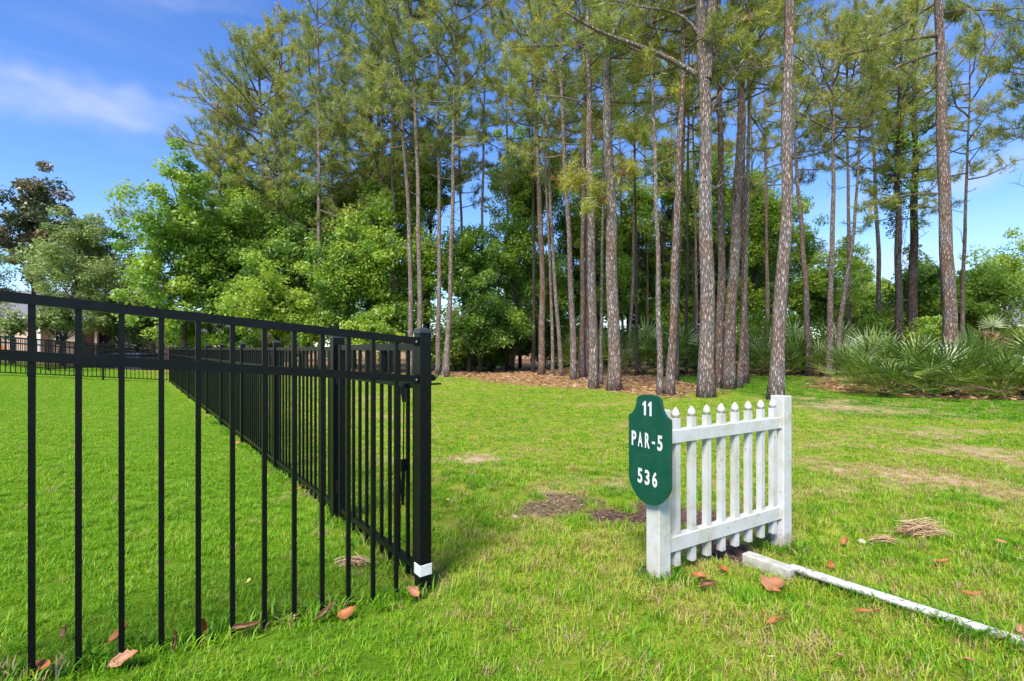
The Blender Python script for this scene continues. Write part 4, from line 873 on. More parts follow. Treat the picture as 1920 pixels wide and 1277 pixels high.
    for i, (x, D, top, cb) in enumerate([(1165, 30, 60, 400), (1212, 31, 40, 430), (1262, 33, 90, 420), (1318, 32, 60, 440), (1412, 31, 80, 430), (1120, 34, 40, 420)]):
        P([(x + 4, 690), (x + 2, 560), (x, 420), (x - 3, 260)], D, 7, 'far slender pole pine in the background gaps, %s from the left' % ORD[(1, 2, 3, 4, 5, 0)[i]], (cb, top), nb=20, rad=2.3, dens=0.6, bark_m='bark_red', hue=0.52)
    P([(1268, 716), (1270, 560), (1276, 400), (1282, 250)], 19.5, 12, 'brown trunk showing behind the right leaning pine near the sign', (260, -160), nb=18, rad=2.2, bark_m='bark_red', hue=0.46)
    # left part of the wood
    P([(838, 707), (842, 600), (847, 450), (850, 300), (852, 120), (856, -60)], 21.6, 12, 'slim pine with pinkish bark just right of the black corner post', (270, -200), nb=26, rad=2.6, hue=0.42, dead=4)
    P([(821, 702), (823, 560), (824, 400), (822, 250), (820, 60)], 23.5, 12, 'grey pine trunk beside the slim pinkish pine, above the corner post', (300, -200), nb=24, rad=2.7, hue=0.4)
    P([(830, 704), (833, 670), (836, 640), (838, 600)], 22.5, 6, 'short slanting dead pole leaning by the slim pinkish pine', (590, 585), nb=1, rad=0.5, dens=0.3, dead=2)
    P([(788, 700), (787, 560), (785, 420), (781, 250), (774, 100), (768, -60)], 23.0, 13, 'pale pine trunk directly above the gate, right one of two', (210, -260), nb=28, rad=2.9, hue=0.34, dead=4)
    P([(771, 700), (770, 560), (768, 420), (758, 280), (750, 160), (742, 0)], 23.6, 13, 'pale pine trunk directly above the gate, left one of two', (300, -200), nb=28, rad=2.9, hue=0.36, dead=5)
    P([(735, 700), (737, 560), (738, 420), (736, 300), (734, 150)], 26.0, 11, 'brown pine trunk left of the pale pair above the gate', (330, -150), nb=26, rad=2.9, hue=0.38, bark_m='bark_red')
    P([(724, 700), (723, 600), (720, 480), (716, 300)], 27.0, 9, 'thin brown trunk in leaves above the thick hinge post', (350, -60), nb=20, rad=2.6, hue=0.36, bark_m='bark_red')
    P([(600, 700), (599, 520), (598, 350), (597, 150), (595, 0)], 26.5, 11, 'tall pale pine trunk rising through leaves left of the gate', (400, -130), nb=36, rad=3.0, hue=0.38)
    P([(690, 700), (692, 500), (695, 330), (698, 150), (700, -40)], 28.0, 12, 'dense bluish green pine filling the sky left of centre', (380, -180), nb=44, rad=3.7, hue=0.30)
    P([(655, 700), (652, 500), (648, 330), (645, 150)], 30.0, 12, 'dense pine between the tall pale pine and the bluish one', (400, -90), nb=38, rad=3.4, hue=0.34)
    P([(548, 700), (545, 500), (540, 350), (534, 230), (528, 120)], 31.0, 12, 'brownish pine with upswept branches left of the tall pale pine', (330, 30), nb=34, rad=3.6, hue=0.52, bark_m='bark_red')
    P([(492, 700), (495, 500), (494, 360), (490, 240), (486, 150)], 29.0, 13, 'leftmost tall pine, its branches spreading into open sky', (380, 70), nb=40, rad=3.9, hue=0.50, bark_m='bark_red')
    P([(445, 700), (448, 520), (450, 400), (446, 300)], 31.0, 9, 'lower pine leaning out below the leftmost tall pine', (420, 170), nb=30, rad=2.9, hue=0.46, bark_m='bark_red')
    P([(900, 700), (903, 520), (905, 350), (908, 200), (910, 60)], 27.0, 9, 'thin pine standing in the gap of sky left of the middle row', (330, -60), nb=22, rad=2.4, hue=0.46)
    P([(950, 700), (950, 520), (952, 350), (950, 200), (948, 60)], 29.0, 9, 'far thin pine behind the gap of sky, nearer the middle row', (330, 0), nb=20, rad=2.6, hue=0.44)
    for i, (x, D, top, cb, rad, hue) in enumerate([(415, 28, 215, 440, 2.6, 0.48), (520, 27.5, 190, 450, 2.6, 0.42), (625, 28, 170, 450, 2.7, 0.36), (712, 27.5, 150, 440, 2.7, 0.4), (865, 29, 60, 400, 2.3, 0.48)]):
        P([(x + 3, 690), (x + 4, 560), (x, 420), (x - 4, 300)], D, 9, 'low branched younger pine behind the left wood edge, %s from the left' % ORD[i], (cb, top), nb=30, rad=rad, dens=0.9, bark_m='bark_red', hue=hue)
    # right of the lane
    P([(1785, 690), (1781, 600), (1773, 450), (1770, 330), (1764, 180), (1762, 60), (1761, -60)], 15.6, 31, 'big reddish pine trunk rising from the palmetto bed at right', (40, -480), nb=20, rad=3.4, dens=0.8, bark_m='bark_red', hue=0.42, dead=1,
      extra=[([(1758, 66, 0), (1720, 70, 0), (1690, 78, -.2), (1640, 92, -.4), (1590, 103, -.6)], 0.07, True, 0.4, 8), ([(1757, 97, 0), (1720, 108, 0), (1680, 125, 0), (1640, 148, -.2), (1625, 175, -.2), (1617, 215, -.2)], 0.06, True, 0.45, 6),
             ([(1758, 118, 0), (1735, 150, 0), (1712, 172, 0), (1695, 185, 0)], 0.045, False, 0.4, 3), ([(1765, 60, 0), (1782, 45, 0), (1790, 28, 0), (1775, 8, 0)], 0.03, True, 0.4, 4), ([(1764, -10, 0), (1810, 5, 0), (1840, 30, 0), (1850, 70, 0), (1845, 95, 0)], 0.035, True, 0.42, 7),
             ([(1772, 362, 0), (1720, 363, 0), (1680, 368, 0), (1640, 385, 0), (1605, 395, 0)], 0.03, True, 0.45, 3)])
    P([(1555, 690), (1557, 560), (1561, 430), (1563, 300), (1562, 230)], 21.5, 15, 'pale straight pine in the palmettos right of the lane, middle of three', (290, 40), nb=26, rad=2.7, dens=0.75, hue=0.5)
    P([(1518, 690), (1514, 600), (1508, 500), (1501, 400), (1495, 345), (1490, 250)], 22.5, 15, 'brown pine leaning left beside the grass lane, leftmost of three', (330, 120), nb=16, rad=2.0, dens=0.7, bark_m='bark_red', hue=0.5)
    P([(1568, 690), (1576, 600), (1590, 500), (1603, 420), (1606, 350), (1612, 280)], 22.0, 12, 'crooked grey pine leaning right in the palmettos, rightmost of three', (330, 170), nb=14, rad=2.0, dens=0.55, hue=0.5,
      extra=[([(1603, 400, 0), (1635, 380, 0), (1680, 368, 0)], 0.03, True, 0.45, 3)])
    P([(1684, 690), (1685, 560), (1684, 430), (1682, 300), (1686, 200), (1690, 120)], 22.0, 18, 'dark vine wrapped pine behind the big palmetto bed, left of two', (420, 10), nb=40, rad=2.0, dens=0.7, bark_m='bark_dark', hue=0.42)
    P([(1710, 690), (1711, 560), (1714, 430), (1716, 300), (1715, 200), (1712, 100)], 23.0, 22, 'dark vine wrapped pine behind the big palmetto bed, right of two', (400, -20), nb=44, rad=2.4, dens=0.7, bark_m='bark_dark', hue=0.45)
    P([(1802, 690), (1805, 560), (1810, 400), (1815, 260), (1819, 160)], 22.5, 10, 'thin straight pine right of the big reddish trunk', (340, 60), nb=26, rad=2.3, dens=0.75, bark_m='bark_red', hue=0.5)
    P([(1650, 690), (1648, 500), (1640, 330), (1634, 200)], 27.0, 12, 'tall pine behind the palmettos whose crown fills the upper right sky', (250, 20), nb=34, rad=3.4, dens=0.8, hue=0.44)
    P([(1590, 690), (1592, 500), (1590, 330), (1588, 200)], 29.0, 11, 'farther pine at upper right between the pale trunk and crooked one', (260, 30), nb=30, rad=3.2, dens=0.8, hue=0.48)
    P([(1440, 690), (1438, 500), (1436, 330), (1434, 200)], 25.5, 10, 'shaded pine seen between the brown pines and the pale trunk', (360, -60), nb=26, rad=2.4, hue=0.42, bark_m='bark_red')
    P([(1985, 690), (1982, 450), (1975, 250), (1970, 60)], 17.5, 20, 'pine beyond the right edge whose boughs reach into view', (260, -60), nb=24, rad=2.6, hue=0.40)
build_pines()

def build_broadleaf():
    k = [500]
    def B(*a, **kw): k[0] += 1; return broadleaf(*a, seed=k[0], **kw)
    # left garden trees
    B(66, 435, 34, 3.3, 4.6, 'dark bronze leaved magnolia at the far left against the sky', clumps=115, per=95, size=0.15, hue=0.55, mat='leaf_mag', name='magnolia_tree', group='garden trees by the houses', cl_r=0.6, top_taper=0.55)
    B(160, 505, 27, 3.2, 4.0, 'soft grey green spreading tree in front of the peach house', clumps=150, per=115, size=0.095, hue=0.72, mat='leaf_soft', bark_m='bark_grey', trunk_w=0.35, stems=2, name='elm_tree', group='garden trees by the houses', top_taper=0.6, cl_r=0.55)
    B(-45, 520, 31, 2.6, 3.0, 'grey green tree cut off by the left edge', clumps=60, per=90, size=0.09, hue=0.5, mat='leaf_soft', name='elm_tree', group='garden trees by the houses')
    B(283, 545, 33, 1.9, 2.9, 'sparse dark magnolia between the elm and the wood', clumps=32, per=60, size=0.13, hue=0.35, mat='leaf_mag', name='magnolia_tree', group='garden trees by the houses', cl_r=0.5)
    B(262, 610, 30, 2.3, 1.4, 'low rounded dark evergreen behind the end of the lawn', clumps=50, per=90, size=0.09, hue=0.4, mat='leaf_soft', name='evergreen_shrub', cat='shrub', group='garden shrubs')
    B(22, 606, 24, 1.2, 0.9, 'small fan leaved shrub before the peach house wall', clumps=16, per=60, size=0.08, hue=0.6, mat='leaf_soft', name='garden_shrub', cat='shrub', group='garden shrubs', cl_r=0.35)
    # the bright edge of the wood, left
    G = 'broadleaf trees in the wood'
    B(345, 440, 24.5, 2.3, 4.1, 'bright green sweetgum at the left end of the wood, against sky', clumps=100, per=100, size=0.115, hue=0.62, cl_r=0.62)
    B(400, 540, 25, 2.4, 2.9, 'mid green tree below and right of the bright sweetgum', clumps=95, per=100, size=0.11, hue=0.5)
    B(455, 460, 26.5, 2.0, 3.6, 'leafy tree under the leftmost tall pine', clumps=75, per=100, size=0.10, hue=0.5)
    B(500, 575, 23.5, 1.9, 1.9, 'young bright maple in front of the wood above the side fence', clumps=70, per=100, size=0.10, hue=0.68, cl_r=0.5)
    B(545, 470, 27, 2.0, 3.6, 'dark green tree left of the tall pale pine', clumps=80, per=100, size=0.10, hue=0.36)
    B(575, 610, 24, 1.6, 1.3, 'low yellow green sapling just left of the tall pale pine foot', clumps=50, per=90, size=0.10, hue=0.72, cl_r=0.45)
    B(640, 520, 25, 1.7, 3.4, 'fresh green tree right of the tall pale pine', clumps=80, per=100, size=0.105, hue=0.62)
    B(700, 490, 26, 1.7, 3.8, 'tall fresh green tree left of the gate pines', clumps=85, per=100, size=0.105, hue=0.62)
    B(690, 625, 24.5, 1.7, 1.2, 'bright sapling behind the gate', clumps=50, per=90, size=0.10, hue=0.66, cl_r=0.45)
    B(740, 380, 29, 2.5, 3.2, 'bright green crown high between the pines above the gate', clumps=90, per=100, size=0.11, hue=0.66)
    B(800, 330, 31, 2.2, 3.6, 'dark green tall crown right of the gate pines', clumps=85, per=100, size=0.11, hue=0.40)
    B(790, 500, 27, 1.9, 3.0, 'green tree behind the pale pair above the gate', clumps=85, per=100, size=0.105, hue=0.48)
    B(350, 625, 26, 1.7, 1.0, 'low green bush at the far end of the side fence', clumps=45, per=90, size=0.09, hue=0.6, cl_r=0.45, name='wood_edge_shrub', cat='shrub', group='shrubs along the wood edge')
    B(440, 640, 25.5, 1.9, 1.1, 'dark bush behind the side fence, second from its far end', clumps=50, per=90, size=0.09, hue=0.42, cl_r=0.5, name='wood_edge_shrub', cat='shrub', group='shrubs along the wood edge')
    # shaded middle
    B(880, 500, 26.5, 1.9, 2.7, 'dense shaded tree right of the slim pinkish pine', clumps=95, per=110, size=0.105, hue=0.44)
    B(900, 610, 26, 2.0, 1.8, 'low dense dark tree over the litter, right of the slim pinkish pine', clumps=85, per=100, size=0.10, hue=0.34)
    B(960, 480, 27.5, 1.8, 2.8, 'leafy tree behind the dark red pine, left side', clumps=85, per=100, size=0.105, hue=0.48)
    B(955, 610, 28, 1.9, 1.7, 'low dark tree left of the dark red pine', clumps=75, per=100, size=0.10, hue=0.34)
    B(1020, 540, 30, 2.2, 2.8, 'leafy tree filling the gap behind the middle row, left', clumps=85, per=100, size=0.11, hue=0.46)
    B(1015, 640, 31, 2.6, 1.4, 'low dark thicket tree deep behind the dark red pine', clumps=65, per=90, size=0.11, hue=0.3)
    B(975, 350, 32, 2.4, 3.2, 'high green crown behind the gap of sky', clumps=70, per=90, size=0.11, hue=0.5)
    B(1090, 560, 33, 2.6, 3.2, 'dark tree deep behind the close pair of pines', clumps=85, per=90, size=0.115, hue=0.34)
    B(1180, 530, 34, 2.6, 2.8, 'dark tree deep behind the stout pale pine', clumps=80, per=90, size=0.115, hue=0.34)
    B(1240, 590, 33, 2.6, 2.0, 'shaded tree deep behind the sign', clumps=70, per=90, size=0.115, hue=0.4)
    B(1310, 580, 35, 2.5, 2.4, 'green tree far behind the forked pine', clumps=65, per=90, size=0.115, hue=0.5)
    B(1130, 440, 36, 2.4, 2.2, 'small high crown far behind the slim pine', clumps=50, per=80, size=0.12, hue=0.42)
    B(1420, 560, 31, 2.0, 2.4, 'green tree behind the brown pines at the lane', clumps=70, per=95, size=0.11, hue=0.56)
    B(1390, 640, 30, 2.2, 1.3, 'low shaded bush at the end of the grass lane', clumps=55, per=90, size=0.10, hue=0.45, name='wood_edge_shrub', cat='shrub', group='shrubs along the wood edge')
    for i, (x, y, D, rx, rz, hue) in enumerate([(450, 400, 29, 2.3, 2.6, 0.5), (525, 395, 30, 2.2, 2.6, 0.55), (600, 430, 29.5, 2.2, 3.0, 0.42), (665, 400, 31, 2.3, 3.0, 0.6), (735, 590, 26.5, 1.7, 1.9, 0.6), (560, 560, 29, 2.4, 2.4, 0.4)]):
        B(x, y, D, rx, rz, 'leafy tree behind the left pines, %s from the left in that row' % ORD[i], clumps=85, per=100, size=0.105, hue=hue)
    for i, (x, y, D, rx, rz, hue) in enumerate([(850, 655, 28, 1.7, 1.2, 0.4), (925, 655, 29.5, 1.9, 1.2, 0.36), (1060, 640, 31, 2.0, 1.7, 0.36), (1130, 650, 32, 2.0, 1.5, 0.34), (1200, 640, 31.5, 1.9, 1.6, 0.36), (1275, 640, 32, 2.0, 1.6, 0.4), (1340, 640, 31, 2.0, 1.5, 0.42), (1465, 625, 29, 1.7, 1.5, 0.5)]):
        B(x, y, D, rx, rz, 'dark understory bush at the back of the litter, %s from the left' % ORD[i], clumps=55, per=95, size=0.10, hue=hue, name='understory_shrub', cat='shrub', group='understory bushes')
    for i, (x, y, D, rx, rz, hue) in enumerate([(1065, 430, 33, 1.6, 4.4, 0.44), (1120, 480, 36, 1.7, 4.2, 0.42), (1175, 450, 32, 1.5, 4.0, 0.46), (1225, 490, 35, 1.7, 3.8, 0.42), (1285, 500, 33, 1.6, 3.6, 0.48), (1345, 480, 36, 1.7, 4.0, 0.44), (1400, 500, 33, 1.6, 3.4, 0.5), (1450, 500, 36, 1.7, 3.2, 0.5)]):
        B(x, y, D, rx, rz, 'slender shaded tree among the far pines, %s from the left' % ORD[i], clumps=62, per=80, size=0.105, hue=hue, trunk_w=0.14, fill=0.6)
    for i, (x, y, D, rx, rz, hue) in enumerate([(1000, 400, 33, 1.7, 4.0, 0.46), (1095, 400, 31, 1.5, 3.6, 0.5), (1150, 520, 29, 1.5, 3.2, 0.42), (1255, 430, 34, 1.6, 4.2, 0.46), (1310, 460, 31, 1.4, 3.8, 0.5), (1375, 430, 34, 1.6, 4.2, 0.46), (1425, 440, 30, 1.3, 3.6, 0.52), (1510, 480, 35, 1.6, 3.6, 0.5), (1590, 500, 37, 1.7, 3.0, 0.58)]):
        B(x, y, D, rx, rz, 'thin leaved young tree rising between the pine poles, %s from the left' % ORD[i], clumps=56, per=75, size=0.105, hue=hue, trunk_w=0.12, fill=0.7, cl_r=0.55)
    for i, (x, y, D, rx, rz, hue) in enumerate([(1035, 330, 30, 1.5, 3.4, 0.5), (1130, 360, 29, 1.4, 3.2, 0.52), (1200, 380, 30, 1.4, 3.4, 0.5), (1245, 330, 33, 1.5, 3.2, 0.52), (1300, 380, 29, 1.3, 3.2, 0.54), (1345, 350, 31, 1.5, 3.4, 0.5), (1415, 370, 31, 1.4, 3.0, 0.54), (1470, 420, 29, 1.3, 2.8, 0.56)]):
        B(x, y, D, rx, rz, 'tall thin leafy crown lifted among the pine tops, %s from the left' % ORD[i], clumps=44, per=66, size=0.105, hue=hue, trunk_w=0.12, fill=0.75, cl_r=0.55)
    B(120, 602, 25.5, 1.5, 0.9, 'loose green shrub hiding part of the peach house front', clumps=34, per=80, size=0.085, hue=0.62, mat='leaf_soft', name='garden_shrub', cat='shrub', group='garden shrubs', cl_r=0.42)
    B(215, 596, 29, 1.6, 1.2, 'green shrub under the spreading elm, right of its trunk', clumps=36, per=80, size=0.09, hue=0.6, mat='leaf_soft', name='garden_shrub', cat='shrub', group='garden shrubs', cl_r=0.45)
    # right background
    B(1530, 560, 31, 2.2, 2.4, 'bright green tree behind the three palmetto pines, left', clumps=75, per=95, size=0.11, hue=0.62)
    B(1605, 585, 34, 2.3, 2.0, 'bright rounded tree behind the crooked grey pine', clumps=70, per=95, size=0.115, hue=0.64)
    B(1660, 570, 38, 2.6, 2.6, 'pale yellow green tree left of the dark vine wrapped pines', clumps=70, per=90, size=0.12, hue=0.74)
    B(1735, 560, 27, 2.1, 2.4, 'dark green tree tangled round the vine wrapped pines', clumps=90, per=100, size=0.105, hue=0.42)
    B(1690, 300, 22.5, 1.3, 3.8, 'climbing vine crown hanging on the vine wrapped pines', clumps=45, per=70, size=0.07, hue=0.42, name='climbing_vine', cat='vine', group='vines', cl_r=0.45, trunk_w=0.08)
    B(1640, 630, 26, 1.6, 1.1, 'small bush behind the palmettos, left of the vine wrapped pines', clumps=40, per=90, size=0.09, hue=0.6, name='wood_edge_shrub', cat='shrub', group='shrubs along the wood edge', cl_r=0.45)
    B(1750, 625, 20, 0.9, 0.9, 'bright young bush left of the big reddish trunk', clumps=30, per=80, size=0.075, hue=0.75, name='wood_edge_shrub', cat='shrub', group='shrubs along the wood edge', cl_r=0.35)
    B(1835, 570, 24, 1.9, 2.3, 'full green tree right of the big reddish trunk', clumps=95, per=105, size=0.10, hue=0.52)
    B(1890, 520, 33, 2.4, 2.2, 'pale green tree at the right edge above the beige house', clumps=60, per=90, size=0.11, hue=0.72)
    B(1835, 640, 27, 1.4, 1.0, 'low bush beside the beige house corner', clumps=40, per=90, size=0.09, hue=0.56, name='wood_edge_shrub', cat='shrub', group='shrubs along the wood edge', cl_r=0.45)
    B(2060, 550, 30, 2.4, 2.8, 'green tree cut off by the right edge', clumps=60, per=90, size=0.11, hue=0.5)
build_broadleaf()

# ------------------------------------------------------------------ saw palmettos
def frond_mesh(seed, pet, fanL, nl, spread, mat, droop):
    r = random.Random(seed); V = []; Fc = []; T = []
    def tri(a, b, c, t): i = len(V); V.extend([a, b, c]); Fc.append((i, i+1, i+2)); T.append(t)
    w = 0.010
    for s in ((1, 0), (0, 1)):
        a, b = Vector((w * s[0], w * s[1], 0)), Vector((0.006 * s[0], 0.006 * s[1], pet))
        tri(-a, a, b, 0.8); tri(-a, b, -b + Vector((0, 0, 2 * pet)), 0.8)
    c = Vector((0, 0, pet))
    for k in range(nl):
        f = k / (nl - 1) * 2 - 1; an = f * spread + r.gauss(0, 0.03); L = fanL * (1 - 0.28 * abs(f) ** 2) * r.uniform(0.88, 1.08)
        d = Vector((math.sin(an), -0.10 - 0.12 * r.random(), math.cos(an))).normalized(); s = Vector((math.cos(an), 0, -math.sin(an))) * 0.021
        m1 = c + d * L * 0.55 + Vector((0, 0.012, 0)); tip = c + d * L + Vector((0, droop * L * (0.3 + 0.7 * r.random()), -abs(droop) * 0.25 * L * r.random()))
        t = 0.45 + r.gauss(0, 0.2); q0 = c + d * 0.03
        tri(q0, m1 - s, m1, t); tri(q0, m1, m1 + s, t + 0.1); tri(m1 - s, tip, m1, t); tri(m1, tip, m1 + s, t + 0.1)
    return mesh_np('frond', np.array([tuple(v) for v in V]), np.array(Fc), 3, mat, np.clip(T, 0, 1))
FR = [frond_mesh(i, 0.50 + 0.10 * i, 0.60 + 0.03 * i, 18, 1.65, M['frond'], 0.10 + 0.05 * (i % 3)) for i in range(5)]
FR_DEAD = [frond_mesh(50 + i, 0.40, 0.5, 15, 1.1, M['frond_dead'], 0.35) for i in range(2)]
def palmetto(x, y, h, n, label, seed, dead=2, group='saw palmettos in the beds'):
    r = random.Random(seed); root = empty('saw_palmetto', (x, y, gzf(x, y))); s0 = h / 1.35
    st = MB(); st.tube([(0, 0, -0.05), (0.03, 0.03, 0.04 * h), (0.03, 0.05, 0.10 * h)], [0.06 * s0, 0.06 * s0, 0.04 * s0], 8); st.build('stem', M['bark_dark'], root, smooth=True)
    n = int(n * 1.25)
    for k in range(n):
        az = k * 2.399 + r.gauss(0, 0.25); f = (k + 0.5) / n; tilt = 0.08 + 1.42 * f ** 0.75 + r.gauss(0, 0.1); tilt = min(tilt, 1.52)
        o = obj('frond', r.choice(FR), root, loc=(r.gauss(0, 0.06), r.gauss(0, 0.06), 0.08 * h * r.uniform(0.3, 1.6)), scale=(s0 * r.uniform(0.8, 1.15),) * 3)
        o.rotation_euler = Euler((tilt, r.gauss(0, 0.15), az + math.pi / 2), 'XYZ')
    for k in range(dead):
        az = r.uniform(3.4, 6.0); o = obj('dead_frond', r.choice(FR_DEAD), root, loc=(0, -0.1, 0.24 * h), scale=(s0 * r.uniform(0.8, 1.05),) * 3)
        o.rotation_euler = Euler((r.uniform(1.6, 1.85), 0, az + math.pi / 2), 'XYZ')
    tag(root, label, 'palmetto', group)
def build_palmettos():
    s = 0
    front = [(8.85, 12.9), (9.7, 12.5), (10.5, 12.8), (11.3, 12.4), (12.2, 12.7), (13.1, 12.2), (14.0, 12.6), (15.0, 12.2)]
    for i, (x, y) in enumerate(front):
        s += 1; palmetto(x + 0.75, y, 1.22 + 0.2 * (i % 3 == 1), 15, 'saw palmetto in the front row of the right bed, %s from its left end' % ORD[i], s, dead=2 + (i in (3, 5)))
    mid = [(9.4, 13.9), (10.4, 14.1), (11.5, 14.0), (12.7, 14.3), (14.2, 14.2)]
    for i, (x, y) in enumerate(mid):
        s += 1; palmetto(x + 0.9, y, 1.6, 15, 'taller saw palmetto in the second row of the right bed, %s from its left end' % ORD[i], s, dead=1)
    back = [(11.4, 16.4), (12.6, 16.8), (13.8, 17.2), (15.2, 16.6), (16.6, 17.5)]
    for i, (x, y) in enumerate(back):
        s += 1; palmetto(x, y, 1.75, 13, 'saw palmetto at the back of the right bed, %s from its left end' % ORD[i], s, dead=1)
    lf = [(11.6, 23.4), (12.8, 23.2), (13.9, 22.6), (14.6, 21.6), (15.4, 20.6)]
    for i, (x, y) in enumerate(lf):
        s += 1; palmetto(x, y, 1.85, 14, 'saw palmetto under the three pines right of the lane, %s from the lane' % ORD[i], s, dead=2)
    lb = [(13.2, 25.4), (14.6, 25.2), (16.0, 24.4), (17.4, 23.5), (12.0, 25.8)]
    for i, (x, y) in enumerate(lb):
        s += 1; palmetto(x, y, 2.6, 13, 'tall saw palmetto behind the three pines right of the lane, %s of that row' % ORD[i], s, dead=1)
    md = [(5.0, 24.2), (6.2, 23.6), (7.6, 23.4), (8.3, 24.6), (3.6, 25.4), (10.0, 25.2)]
    for i, (x, y) in enumerate(md):
        s += 1; palmetto(x, y, 2.3, 14, 'shaded saw palmetto deep behind the sign and forked pine, %s of that group' % ORD[i], s, dead=2)
    # the small pale palm with a ragged brown skirt near the beige house
    c = px(1862, 640, 21); r = empty('cabbage_palm', (c.x, c.y, gzf(c.x, c.y))); MB().tube([(0, 0, -0.05), (0.02, 0, 0.7), (0, 0, 1.35)], [0.14, 0.12, 0.13], 9).build('trunk', M['bark_grey'], r, smooth=True)
    rr = random.Random(5)
    for k in range(18):
        o = obj('frond', rr.choice(FR) if k % 2 else rr.choice(FR_DEAD), r, loc=(0, 0, 1.3), scale=(1.0,) * 3); o.rotation_euler = Euler((rr.uniform(0.3, 1.9), 0, k * 2.4), 'XYZ')
    tag(r, 'small palm with ragged tan skirt in front of the beige house', 'palm')
build_palmettos()
def fallen_branch(pts, rad, lab):
    p = [gp(x, y) for x, y in pts]; o0 = p[0]; m = MB(); pp = lerp_path([q - o0 + Vector((0, 0, 0.05 + 0.12 * math.sin(i * 1.3) ** 2)) for i, q in enumerate(p)], 10)
    m.tube(pp, [rad * (1 - 0.06 * i) for i in range(10)], 6)
    m.tube([pp[5], pp[5] + Vector((0.25, -0.1, 0.16))], [rad * 0.6, rad * 0.25], 5)
    o = m.build('fallen_branch', M['twig'], None, smooth=True, loc=o0); tag(o, lab, 'branch')
fallen_branch([(1885, 728), (1905, 733), (1925, 741)], 0.018, 'bare grey fallen branch on the litter at the right edge')
fallen_branch([(1100, 712), (1120, 711), (1145, 713)], 0.03, 'pale fallen branch on the straw left of the stout pine')
fallen_branch([(1868, 735), (1885, 738), (1900, 740)], 0.012, 'thin fallen twig left of the bare grey branch')

# ------------------------------------------------------------------ houses and garden things
def window(parent, x0, x1, z0, z1, y, name='window'):
    w = MB().box(x0, x1, y - 0.05, y - 0.02, z0, z1).build(name, M['trim'], parent)
    xm, zm = (x0 + x1) / 2, (z0 + z1) / 2; t = 0.08
    for a, b in ((z0 + t, zm - t / 2), (zm + t / 2, z1 - t)): MB().box(x0 + t, x1 - t, y - 0.062, y - 0.051, a, b).build('pane', M['glass'], w)
def hip_roof(root, x0, x1, y0, y1, z, h, ov=0.45):
    a, b, c, d = x0 - ov, x1 + ov, y0 - ov, y1 + ov; m = (d - c) / 2; w = min(m, (b - a) / 2 - 0.05)
    r = MB().add([(a,c,z),(b,c,z),(b,d,z),(a,d,z),(a+w,c+m,z+h),(b-w,c+m,z+h)], [(0,1,5,4),(1,2,5),(2,3,4,5),(3,0,4),(3,2,1,0)]).build('roof', M['shingle'], root)
    MB().box(a, b, c - 0.03, c - 0.004, z - 0.16, z + 0.02).build('fascia', M['trim'], r); MB().box(b + 0.004, b + 0.03, c, d, z - 0.16, z + 0.02).build('fascia', M['trim'], r); MB().box(a - 0.03, a - 0.004, c, d, z - 0.16, z + 0.02).build('fascia', M['trim'], r)
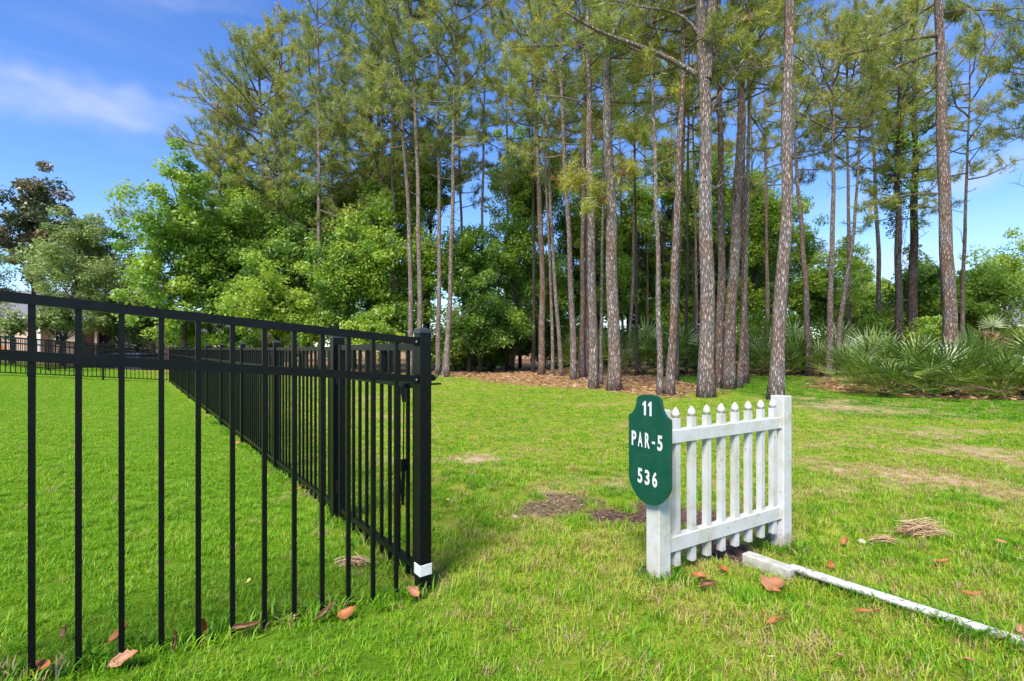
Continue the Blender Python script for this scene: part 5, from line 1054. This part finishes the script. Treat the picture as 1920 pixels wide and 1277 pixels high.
def build_houses():
    D = 38.0; g = gzf(-38, D); c = px(76, 655, D)     # white corner of the peach wing
    r = empty('house', (c.x, D, g)); tag(r, 'peach stucco house behind the fence at the far left', 'house')
    H = 3.0
    MB().box(-14, 0.0, 0, 9, -0.3, H).build('wall', M['tan'], r)
    MB().box(0.0, 1.9, 0.8, 9, -0.3, H).build('wall', M['tan'], r); MB().box(5.2, 7.0, 0.8, 9, -0.3, H).build('wall', M['tan'], r)
    MB().box(-0.18, 0.02, -0.03, -0.003, -0.3, H - 0.1).build('corner_trim', M['trim'], r)
    la = MB(); la.box(1.9, 5.2, 3.0, 3.2, -0.3, H); la.build('lanai_shade_panel', M['dark'], r)  # black sheet standing in for the shade inside the open lanai
    for x in (2.0, 3.5, 5.1): MB().box(x - 0.09, x + 0.09, 0.82, 1.0, -0.3, H).build('lanai_column', M['tan'], r)
    window(r, 0.4, 1.3, 0.9, 2.5, 0.8); window(r, -5.0, -3.6, 0.9, 2.3, 0.0); window(r, -9.0, -7.6, 0.9, 2.3, 0.0)
    hip_roof(r, -14, 7.0, 0, 9, H, 2.6)
    c = px(345, 655, 44); r = empty('house', (c.x, 44, gzf(c.x, 44))); tag(r, 'distant house with low grey hip roof left of the wood', 'house')
    MB().box(-2.2, 6, 0, 8, -0.3, 2.7).build('wall', M['beige'], r); window(r, -1.6, -0.4, 0.9, 2.2, 0.0); window(r, 1.2, 2.4, 0.9, 2.2, 0.0); hip_roof(r, -2.2, 6, 0, 8, 2.7, 2.0)
    D = 40; c = px(1909, 655, D); r = empty('house', (c.x, D, 0)); tag(r, 'beige sided house with white corner trim at the right edge', 'house')
    MB().box(0, 10, 0, 9, -0.3, 3.1).build('wall', M['beige'], r)
    for k in range(14): MB().box(0.14, 10, -0.022, -0.003, 0.1 + k * 0.21, 0.1 + k * 0.21 + 0.17).build('siding_board', M['beige'], r)
    MB().box(-0.06, 0.12, -0.05, -0.003, -0.3, 3.0).build('corner_trim', M['trim'], r); hip_roof(r, 0, 10, 0, 9, 3.1, 2.4); window(r, 1.6, 2.8, 1.0, 2.4, 0.0)
    MB().box(-1.2, -0.07, -0.6, 0.9, -0.3, 0.75).build('porch_step', M['trim'], r)
    # play slide and covered spa beyond the lawn
    a = px(4, 655, 25); r = empty('play_slide', (a.x, a.y, gzf(a.x, a.y))); tag(r, 'orange plastic play slide behind the fence at the left edge', 'slide')
    m = MB(); m.bar((-1.4, 0, 1.45), (0.45, 0, 0.15), 0.45, 0.05); m.build('chute', M['orange'], r)
    for y in (-0.25, 0.25): MB().bar((-1.4, y, 1.53), (0.45, y, 0.23), 0.04, 0.16).build('side_rail', M['orange'], r)
    for y in (-0.25, 0.25): MB().box(-1.5, -1.42, y - 0.04, y + 0.04, -0.1, 1.5).build('leg', M['orange'], r)
    a = px(254, 655, 28); r = empty('covered_spa', (a.x, a.y, gzf(a.x, a.y))); tag(r, 'slate blue covered spa tub beyond the back fence', 'spa')
    MB().box(-0.95, 0.95, -0.95, 0.95, -0.05, 0.78).build('cabinet', M['navy'], r, bevel=0.06); c = MB(); c.box(-1.02, -0.01, -1.02, 1.02, 0.79, 0.93); c.build('cover', M['navy'], r, bevel=0.04); MB().box(0.01, 1.02, -1.02, 1.02, 0.79, 0.93).build('cover', M['navy'], r, bevel=0.04)
build_houses()

# ------------------------------------------------------------------ the far side of the wood, one mass
def build_far_wood():
    r = np.random.default_rng(77); C = []; R = []; T = []
    for k in range(700):
        t = r.random(); xx = -30 + 85 * t; D = r.uniform(44, 58)
        pxx = CX + xx / D * F
        top = 6.0 + 3.5 * vnoise(np.array(xx * 0.16), np.array(3.3)) + 1.5 * vnoise(np.array(xx * 0.6), np.array(8.3)) - (1.5 if 1480 < pxx < 1700 else 0)
        z = 0.3 + (float(top) - 0.3) * r.random() ** 0.75
        C.append((xx, D, z)); R.append(r.uniform(0.8, 1.5)); T.append(0.42 + r.normal(0, 0.1))
    V, Tt = leaf_cloud(np.array(C), np.array(R), 90, 0.2, 5, np.array(T), tri=True)
    o = obj('far_wood', mesh_np('far_wood', V, np.arange(len(V)), 3, M['leaf'], np.clip(Tt, 0, 1))); tag(o, 'far green mass of woodland closing the view behind the pines', 'wood', kind='stuff')
build_far_wood()
